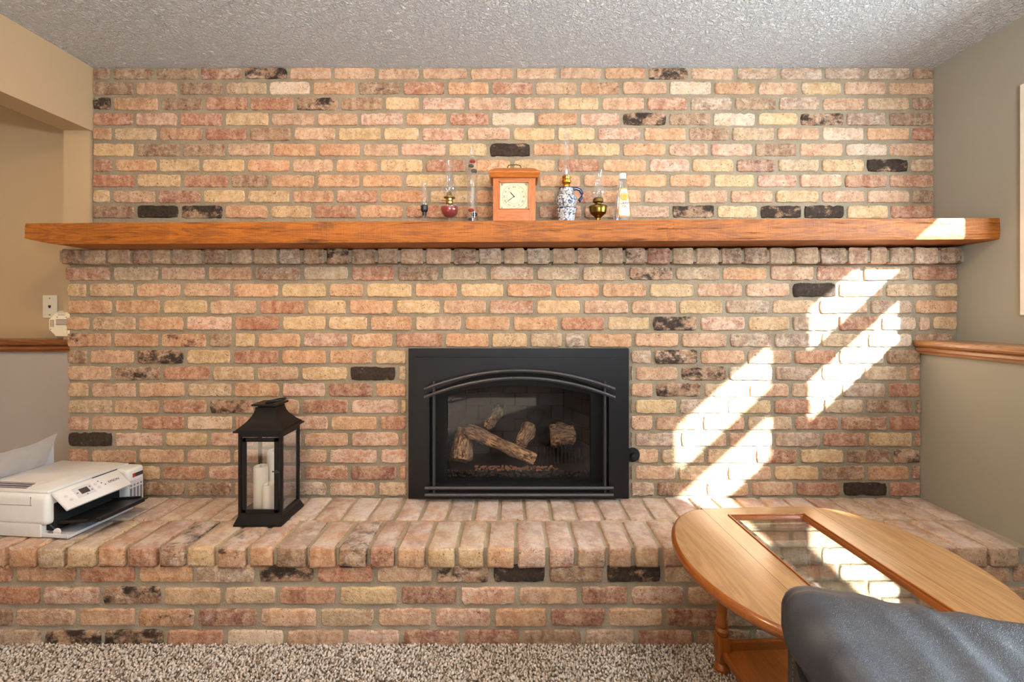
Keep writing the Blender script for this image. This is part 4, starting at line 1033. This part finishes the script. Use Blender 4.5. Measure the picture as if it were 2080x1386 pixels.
# ---------------------------------------------------------------- oak drop-leaf table
TZ = EYE - 0.66
tb = thing('coffee_table', 'oval honey oak drop-leaf coffee table with a glass inset and turned legs', 'table', (0.8413, 1.1844, 0), 0.0395)
hw, Bb, A_, ex = 0.1893, 0.1945, 0.3057, 1.9
th_ = 0.029
def edge_prof():
    return [(0, -0.0), (0.004, -0.001), (0.009, -0.006), (0.012, -0.013), (0.011, -0.020), (0.005, -0.027), (-0.004, -th_)]
def leaf(sgn):
    out = []
    N = 48
    for i in range(N + 1):
        v = -A_ + 2 * A_ * i / N
        v = A_ * math.sin(PI * (i / N - 0.5))
        u = Bb * max(0, 1 - abs(v / A_) ** ex) ** (1 / ex)
        out.append((sgn * (hw + 0.001 + u), v))
    return out
def leaf_obj(sgn):
    o = leaf(sgn); b = MB(); bm = b.bm
    cx_ = sgn * (hw + 0.001)
    rings = []
    inset = 0.012
    for (off, z) in [(-inset - 0.002, 0)] + [(p - inset, z) for p, z in edge_prof()]:
        ring = []
        for i, (x, y) in enumerate(o):
            a = Vector(o[max(0, i - 1)]); c = Vector(o[min(len(o) - 1, i + 1)]); d = (c - a).normalized(); nr = Vector((d.y, -d.x)) * sgn
            if i in (0, len(o) - 1): nr = Vector((0.0, 1 if i else -1))
            xx = x + nr.x * off; yy = y + nr.y * off
            if sgn * xx < sgn * cx_: xx = cx_
            ring.append(bm.verts.new((xx, yy, TZ + z)))
        rings.append(ring)
    for p, q in zip(rings[1:], rings[2:]):
        for i in range(len(o) - 1): bm.faces.new((p[i], p[i + 1], q[i + 1], q[i]))
        bm.faces.new((p[0], q[0], q[-1], p[-1])) if False else None
    edge = b.build('leaf_edge', M['oak_edge'], tb, smooth=True, ang=40)
    b2 = MB(); poly = [(x - sgn * 0.0, y) for x, y in o]
    poly = []
    for i, (x, y) in enumerate(o):
        a = Vector(o[max(0, i - 1)]); c = Vector(o[min(len(o) - 1, i + 1)]); d = (c - a).normalized(); nr = Vector((d.y, -d.x)) * sgn
        if i in (0, len(o) - 1): nr = Vector((0.0, 1 if i else -1))
        xx, yy = x - nr.x * 0.0118, y - nr.y * 0.0118
        if sgn * xx < sgn * cx_: xx = cx_
        poly.append((xx, yy))
    b2.prism(poly, 'Z', TZ - th_ + 0.001, TZ)
    b2.build('drop_leaf', M['oak_top'], tb)
leaf_obj(-1); leaf_obj(1)
# centre strip: mitred frame round the glass
gw, gl = 0.128, A_ - 0.055
def trap(poly, name, mat): MB().prism(poly, 'Z', TZ - th_, TZ).build(name, mat, tb)
yE = A_ - 0.002
trap([(-hw, -yE), (-gw, -gl), (-gw, gl), (-hw, yE)], 'frame_side', M['oak_top'])
trap([(hw, -yE), (hw, yE), (gw, gl), (gw, -gl)], 'frame_side', M['oak_top'])
trap([(-hw, yE), (-gw, gl), (gw, gl), (hw, yE)], 'frame_end', wood('honey oak across', '#73512F', '#A37A4E', 'X', 0.55, 0.22, bump=0.12, contrast=0.6, coat=0.5))
trap([(-hw, -yE), (hw, -yE), (gw, -gl), (-gw, -gl)], 'frame_end', M['oak_top'])
for s_ in (-1, 1):
    MB().prism([(s_ * (A_ - 0.002), TZ), (s_ * (A_ + 0.004), TZ - 0.003), (s_ * (A_ + 0.007), TZ - 0.011), (s_ * (A_ + 0.003), TZ - 0.021), (s_ * (A_ - 0.002), TZ - th_)], 'X', -hw, hw).build('end_edge', M['oak_edge'], tb)
b = MB()
for (d0, d1, z0, z1) in ((0.0, 0.005, 0.0005, 0.0035), (0.005, 0.010, -0.004, -0.0015)):
    for s_ in (-1, 1):
        b.box(*(sorted((s_ * (gw - d0), s_ * (gw - d1)))), -gl + d0, gl - d0, TZ - 0.012, TZ + z1, 0.001, 1)
        b.box(-gw + d0, gw - d0, *(sorted((s_ * (gl - d0), s_ * (gl - d1)))), TZ - 0.012, TZ + z1, 0.001, 1)
b.build('glass_beading', M['oak_edge'], tb)
gi, gj = gw - 0.010, gl - 0.010; bv = 0.016
MB().prism([(-gi + bv, -gj + bv), (gi - bv, -gj + bv), (gi - bv, gj - bv), (-gi + bv, gj - bv)], 'Z', TZ - 0.012, TZ - 0.006).build('glass_inset', M['tableglass'], tb)
b = MB(); bm = b.bm
O = [(-gi, -gj), (gi, -gj), (gi, gj), (-gi, gj)]; I = [(-gi + bv, -gj + bv), (gi - bv, -gj + bv), (gi - bv, gj - bv), (-gi + bv, gj - bv)]
vo_ = [bm.verts.new((x, y, TZ - 0.0095)) for x, y in O]; vi_ = [bm.verts.new((x, y, TZ - 0.006)) for x, y in I]
for i in range(4): bm.faces.new((vo_[i], vo_[(i + 1) % 4], vi_[(i + 1) % 4], vi_[i]))
b.build('glass_bevel', M['bevelglass'], tb)
# apron, legs, shelf
lx, ly = 0.155, 0.235
b = MB()
for s_ in (-1, 1): b.box(s_ * lx - 0.008, s_ * lx + 0.008, -ly, ly, TZ - th_ - 0.045, TZ - th_)
for s_ in (-1, 1): b.box(-lx, lx, s_ * ly - 0.008, s_ * ly + 0.008, TZ - th_ - 0.045, TZ - th_)
b.build('apron', M['oak_edge'], tb)
zt = TZ - th_
for sx in (-1, 1):
    for sy in (-1, 1):
        l = MB()
        l.lathe([(0, 0), (0.012, 0.001), (0.022, 0.010), (0.024, 0.022), (0.018, 0.034), (0.012, 0.038), (0.014, 0.044), (0, 0.046)], 24)
        l.box(-0.019, 0.019, -0.019, 0.019, 0.044, 0.125, 0.004, 2)
        l.lathe([(0, 0.124), (0.014, 0.124), (0.020, 0.132), (0.021, 0.142), (0.015, 0.150), (0.019, 0.158), (0.017, 0.172), (0.014, 0.180), (0.017, 0.205), (0.0175, 0.260), (0.013, 0.340), (0.015, 0.352), (0.019, 0.362), (0.014, 0.372), (0.016, 0.385), (0, 0.386)], 24)
        l.box(-0.019, 0.019, -0.019, 0.019, 0.384, zt, 0.003, 1)
        l.build('leg', M['oak_leg'], tb, smooth=True, ang=35, loc=(sx * lx, sy * ly, 0))
MB().box(-lx + 0.006, lx - 0.006, -ly + 0.01, ly - 0.006, 0.062, 0.076, 0.002, 1).build('shelf', M['oak_edge'], tb)
for s_ in (-1, 1): MB().box(-lx + 0.015, lx - 0.015, s_ * ly - 0.007, s_ * ly + 0.007, 0.070, 0.104, 0.003, 2).build('shelf_rail', M['oak_edge'], tb)
for s_ in (-1, 1): MB().box(s_ * lx - 0.007, s_ * lx + 0.007, -ly + 0.015, ly - 0.015, 0.060, 0.080, 0.003, 2).build('shelf_rail', M['oak_edge'], tb)

# ---------------------------------------------------------------- leather armchair (arm towards the hearth)
ach = thing('armchair', 'charcoal grey leather armchair, padded arm in front of the coffee table', 'armchair', (0.486, 0.757, 0), -0.335)
def pad(L, a, b_, zc, seed, name, mat, x_off=0.0, y_off=0.0, wr=1.0, nu=110, nv=72, e=2.7, droop=0.0):
    b = MB(); bm = b.bm; rings = []
    for i in range(nu + 1):
        t = i / nu; u = t * L
        q = min(1.0, u / 0.085); q2 = min(1.0, (L - u) / 0.085)
        k = (1 - (1 - q) ** 3.0) ** (1 / 2.2) if q < 1 else 1; k2 = (1 - (1 - q2) ** 2.4) ** (1 / 2.4) if q2 < 1 else 1
        kk = max(0.02, k * k2); ring = []
        for j in range(nv):
            ph = 2 * PI * j / nv; cc, ss = math.cos(ph), math.sin(ph)
            r = (abs(cc) ** e + abs(ss) ** e) ** (-1 / e)
            y = a * r * cc * (0.55 + 0.45 * kk if kk < 1 else 1) ; z = b_ * r * ss * kk
            p = Vector((u, y, z))
            # wrinkles fanning from the pinched end, and slack folds
            fan = math.exp(-u / 0.09) * 0.0055 * math.sin(ph * 17 + 2.0 * mnoise.noise(p * 18)) * min(1, u / 0.012)
            fold = 0.0034 * math.exp(-((u - 0.24) / 0.13) ** 2) * math.sin(70 * (u + 0.25 * (y + a)) + 3.0 * mnoise.noise(p * 6 + Vector((seed, 0, 0))))
            wob = 0.0025 * mnoise.noise(p * 11 + Vector((seed, 3, 1))) + 0.0016 * mnoise.noise(p * 45)
            seam = -0.006 * math.exp(-((u - (0.40 + 0.10 * cc)) / 0.0045) ** 2) if name == 'arm_pad' else 0
            if name == 'arm_pad': u_ = u + 0.105 * max(0.0, 0.55 - cc) / 1.55 * math.exp(-u / 0.16)
            else: u_ = u
            d = Vector((0, cc, ss)) * (fan + fold + wob + seam) * wr * (0.3 + 0.7 * kk)
            ring.append(bm.verts.new(Vector((u_ + x_off, y + y_off, z + zc + droop * y)) + d))
        rings.append(ring)
    for p, q in zip(rings, rings[1:]):
        for j in range(nv): bm.faces.new((p[j], p[(j + 1) % nv], q[(j + 1) % nv], q[j]))
    bm.faces.new(rings[0]); bm.faces.new(list(reversed(rings[-1])))
    return b.build(name, M[mat], ach, smooth=True, ang=80)
AZ = 0.632
pad(0.98, 0.150, 0.056, AZ - 0.056 - 0.045, 3, 'arm_pad', 'leather', droop=0.42)
sm = MB()
def seam_pts(off):
    out = []
    for j in range(15):
        ph = math.radians(15 + 125 * j / 14); cc, ss = math.cos(ph), math.sin(ph); e = 2.7
        r = (abs(cc) ** e + abs(ss) ** e) ** (-1 / e)
        out.append((0.40 + off + 0.10 * cc, 0.150 * r * cc, AZ - 0.101 + 0.056 * r * ss + 0.42 * 0.150 * r * cc + 0.0008))
    return out
sm.tube(seam_pts(-0.007), 0.0011, 5).tube(seam_pts(0.007), 0.0011, 5)
sm.build('stitching', M['leather_dark'], ach, smooth=True)
MB().prism([(-0.112, 0.04), (0.122, 0.04), (0.122, AZ - 0.10), (-0.112, AZ - 0.19)], 'X', 0.020, 0.94).build('arm_side', M['leather_dark'], ach)
st = MB()
for i in range(34):
    z = 0.10 + i * 0.0125; st.box(0.0185, 0.0205, -0.085, -0.0835, z, z + 0.008)
    st.box(0.0185, 0.0205, 0.0835, 0.085, z, z + 0.008)
st.build('stitching', M['thread'], ach)
pad(0.62, 0.27, 0.085, 0.40, 8, 'seat_cushion', 'leather', 0.06, -0.40, 0.6, 40, 40)
MB().box(0.04, 0.90, -0.68, -0.10, 0.05, 0.33, 0.03, 3).build('seat_base', M['leather_dark'], ach, smooth=True)
MB().box(0.70, 0.93, -0.68, -0.12, 0.30, 0.98, 0.07, 5).build('backrest', M['leather'], ach, smooth=True)
pad(0.98, 0.13, 0.056, AZ - 0.095, 13, 'far_arm_pad', 'leather', 0, -0.79, 1.0, 50, 40)
MB().box(0.020, 0.94, -0.885, -0.695, 0.04, AZ - 0.10, 0.022, 4).build('far_arm_side', M['leather_dark'], ach, smooth=True)
for x in (0.07, 0.88):
    for y in (-0.84, 0.06): MB().lathe([(0, 0), (0.02, 0), (0.026, 0.045), (0, 0.045)], 16, c=(x, y, 0)).build('foot', M['blackplastic'], ach, smooth=True)

# ---------------------------------------------------------------- printer
pr = thing('printer', 'white ink tank printer with black output tray open, left end of the hearth', 'printer', (-1.664, 1.567, HEARTH + 0.002), -0.10)
b = MB(); b.box(-0.35, 0.0, 0.0, 0.33, 0.045, 0.158, 0.018, 4); b.build('case', M['white'], pr, smooth=True, ang=40)
b = MB(); b.box(-0.345, -0.030, 0.004, 0.33, 0.002, 0.046, 0.004, 2).box(-0.345, -0.030, 0.004, 0.018, 0.002, 0.08, 0.003, 1); b.build('base', M['white'], pr, smooth=True, ang=40)
MB().box(-0.335, -0.012, 0.012, 0.315, 0.157, 0.168, 0.004, 2).build('scanner_lid', M['white'], pr, smooth=True, ang=40)
MB().box(-0.06, 0.0045, 0.022, 0.262, 0.020, 0.120, 0.002, 1).build('output_slot', M['soot'], pr)
# ink tank bulge with four tank windows
tk = MB(); tk.box(-0.05, 0.040, 0.258, 0.336, 0.006, 0.158, 0.014, 4); tank = tk.build('ink_tank', M['white'], pr, smooth=True, ang=40)
MB().box(0.0398, 0.0408, 0.268, 0.328, 0.016, 0.106, 0.001, 1).build('tank_cover', M['lightgrey'], tank)
for k in range(4):
    MB().box(0.0405, 0.0418, 0.270 + k * 0.0148, 0.279 + k * 0.0148, 0.018, 0.075, 0.001, 1).build('tank_window', M['grey'], tank)
    MB().box(0.0405, 0.0415, 0.271 + k * 0.0148, 0.278 + k * 0.0148, 0.082, 0.089).build('ink_mark', M['grey'], tank)
MB().box(0.0398, 0.0410, 0.288, 0.328, 0.118, 0.134).build('sticker', M['darkgrey'], tank)
MB().box(0.0398, 0.0413, 0.282, 0.292, 0.118, 0.134).build('sticker_mark', plain('red sticker', '#A8342C', 0.4), tank)
# control panel, hinged at the top and tilted out
pa = math.atan2(0.062, 0.056)
pm = Matrix.Translation((0.002, 0, 0.160)) @ Matrix.Rotation(-pa, 4, 'Y')
pn = MB(); pn.box(-0.006, 0.006, 0.012, 0.250, -0.088, 0.0, 0.004, 2); panel = pn.build('control_panel', M['white'], pr, smooth=True, ang=40); panel.matrix_local = pm
def onp(name, y0, y1, z0, z1, mat, d=0.0008): return MB().box(0.0055, 0.006 + d, y0, y1, z0, z1).build(name, M[mat], panel)
onp('screen', 0.082, 0.112, -0.050, -0.026, 'darkgrey')
onp('button_frame', 0.064, 0.128, -0.062, -0.016, 'lightgrey', 0.0003)
for (y, z, r) in ((0.072, -0.040, .003), (0.120, -0.030, .003), (0.120, -0.046, .003), (0.097, -0.057, .0025), (0.036, -0.035, .0055), (0.042, -0.055, .0055), (0.142, -0.030, .006), (0.146, -0.048, .006), (0.162, -0.034, .0025), (0.170, -0.046, .0025), (0.156, -0.022, .0025)):
    MB().lathe([(0, 0), (r, 0), (r, 0.001), (0, 0.001)], 16, mat=Matrix.Translation((0.006, y, z)) @ Matrix.Rotation(PI / 2, 4, 'Y')).build('button', M['lightgrey'] if r > .004 else M['grey'], panel)
text('brand_text', 'EPSON', 0.014, M['darkgrey'], panel, (0.0064, 0.205, -0.042), (PI / 2, 0, PI / 2))
MB().box(0.001, 0.0075, 0.150, 0.246, -0.002, 0.001).build('panel_grip', M['darkgrey'], panel)
# output tray and lower flap
tm = Matrix.Translation((0.0, 0, 0.040)) @ Matrix.Rotation(-0.10, 4, 'Y')
tr = MB(); tr.box(-0.02, 0.16, 0.030, 0.235, 0.0, 0.005).box(0.150, 0.168, 0.040, 0.215, -0.004, 0.010, 0.002, 1).box(-0.02, 0.13, 0.030, 0.036, 0.0, 0.012).box(-0.02, 0.13, 0.229, 0.235, 0.0, 0.012).box(0.06, 0.12, 0.120, 0.124, 0.004, 0.008)
tray = tr.build('output_tray', M['blackplastic'], pr); tray.matrix_local = tm
fl = MB(); fl.box(-0.030, 0.075, 0.006, 0.25, 0.003, 0.007, 0.0015, 1).box(-0.030, 0.075, 0.006, 0.011, 0.003, 0.018, 0.0015, 1).box(0.071, 0.077, 0.006, 0.25, 0.003, 0.013, 0.0015, 1)
fl.build('front_flap', M['lightgrey'], pr)
MB().lathe([(0, 0), (0.013, 0), (0.013, 0.005), (0, 0.005)], 20, mat=Matrix.Translation((0.020, 0.020, 0.020)) @ Matrix.Rotation(PI / 2, 4, 'X')).build('flap_hinge', M['white'], pr, smooth=True)
MB().tube([(-0.010, 0.020, 0.045), (0.002, 0.022, 0.030), (0.008, 0.030, 0.020)], 0.004, 8).build('tray_arm', M['blackplastic'], pr, smooth=True)
MB().box(-0.35, -0.06, -0.0008, 0.001, 0.118, 0.1195).box(-0.066, -0.0645, -0.0008, 0.001, 0.119, 0.150).build('panel_line', M['grey'], pr)
# rear paper support with sheet
sp = MB(); sp.box(-0.36, -0.352, 0.05, 0.30, 0.10, 0.26, 0.003, 1); sp.build('paper_support', M['lightgrey'], pr, smooth=True, ang=40)
sheet = MB(); bm = sheet.bm
gs = []
for i in range(13):
    a_ = i / 12
    gs.append([bm.verts.new((-0.335 + 0.055 * a_ + 0.0, 0.045 + 0.21 * j / 8, 0.1698 + 0.13 * a_ - 0.03 * a_ * a_ * (1 - j / 8) + 0.004 * math.sin(j))) for j in range(9)])
for i in range(12):
    for j in range(8): bm.faces.new((gs[i][j], gs[i + 1][j], gs[i + 1][j + 1], gs[i][j + 1]))
bmesh.ops.solidify(bm, geom=list(bm.faces), thickness=0.0005)
o = sheet.build('paper_sheet', M['paper'], None, smooth=True, ang=40); o.matrix_world = Matrix.Translation(pr.location) @ Matrix.Rotation(-0.10, 4, 'Z')
tag(o, 'blank white sheet of paper standing curled at the back of the printer', 'paper')
ps = MB(); ps.box(-0.30, -0.10, 0.020, 0.165, 0.1685, 0.1693)
o = ps.build('printed_photo', M['paper'], None); o.matrix_world = Matrix.Translation(pr.location) @ Matrix.Rotation(-0.10, 4, 'Z') 
tag(o, 'printed sheet with dark purple stripes lying on top of the printer', 'paper')
k = MB()
for (y0, y1) in ((0.022, 0.030), (0.034, 0.048), (0.052, 0.064), (0.068, 0.072)): k.box(-0.298, -0.105 - y0 * 0.5, y0, y1, 0.1692, 0.1696)
k.build('printed_stripes', M['stripe'], o)

# ---------------------------------------------------------------- left wall: wall plate and alarm
s_w = F / 2.115
wp = thing('wall_plate', 'almond telephone wall plate on the recessed wall above the left ledge', 'wall plate', ((103.5 - 1040) / s_w, 2.115, EYE + (636 - 623) / s_w))
b = MB(); b.box(-0.035, 0.035, -0.006, 0.0, -0.055, 0.055, 0.004, 2); b.build('plate', M['almond'], wp, smooth=True, ang=40)
MB().box(-0.006, 0.006, -0.0072, -0.004, -0.004, 0.006).box(-0.003, 0.003, -0.0072, -0.004, -0.008, -0.003).build('jack', M['ink'], wp)
for z in (-0.040, 0.040): MB().lathe([(0, 0), (0.003, 0), (0.002, 0.0015), (0, 0.0015)], 12, mat=Matrix.Translation((0, -0.006, z)) @ Matrix.Rotation(PI / 2, 4, 'X')).build('screw', M['oldbrass'], wp)
al = thing('alarm', 'cream octagonal gas alarm standing on the left wooden ledge against the bricks', 'alarm', ((123.0 - 1040) / 440, 2.055, ZLEDGE + 0.0665 + 0.002), 0)
R8 = 0.0715
octo = [(R8 * math.cos(PI / 8 + i * PI / 4), R8 * math.sin(PI / 8 + i * PI / 4) * 0.97) for i in range(8)]
b = MB(); bm = b.bm
f0 = [bm.verts.new((x * 0.86, -0.028, z * 0.86)) for x, z in octo]; f1 = [bm.verts.new((x, -0.014, z)) for x, z in octo]; f2 = [bm.verts.new((x, 0.014, z)) for x, z in octo]
bm.faces.new(f0); bm.faces.new(list(reversed(f2)))
for p, q in ((f0, f1), (f1, f2)):
    for i in range(8): bm.faces.new((p[i], q[i], q[(i + 1) % 8], p[(i + 1) % 8]))
b.build('housing', M['cream'], al)
MB().box(-0.024, 0.026, -0.0305, -0.026, 0.000, 0.022, 0.001, 1).build('display', M['lcd'], al)
MB().box(-0.026, 0.028, -0.0290, -0.026, -0.0025, 0.0245, 0.001, 1).build('display_frame', M['grey'], al)
MB().box(-0.026, 0.028, -0.034, -0.026, -0.055, -0.010, 0.004, 2).build('button', M['cream'], al, smooth=True)
v_ = MB()
for i in range(4): v_.box(-0.052 + i * 0.005, -0.050 + i * 0.005, -0.0288, -0.026, -0.012, 0.022)
v_.build('vent', M['mutedink'], al)
for (x, z) in ((-0.020, 0.034), (0.022, 0.034), (-0.050, -0.022)): MB().lathe([(0, 0), (0.002, 0), (0.002, 0.001), (0, 0.001)], 10, mat=Matrix.Translation((x, -0.028, z)) @ Matrix.Rotation(PI / 2, 4, 'X')).build('indicator', M['ink'], al)
for z, w in ((0.052, 0.020), (0.046, 0.016), (0.042, 0.018)): MB().box(-w, w, -0.0287, -0.027, z, z + 0.0015).build('printed_line', M['mutedink'], al)
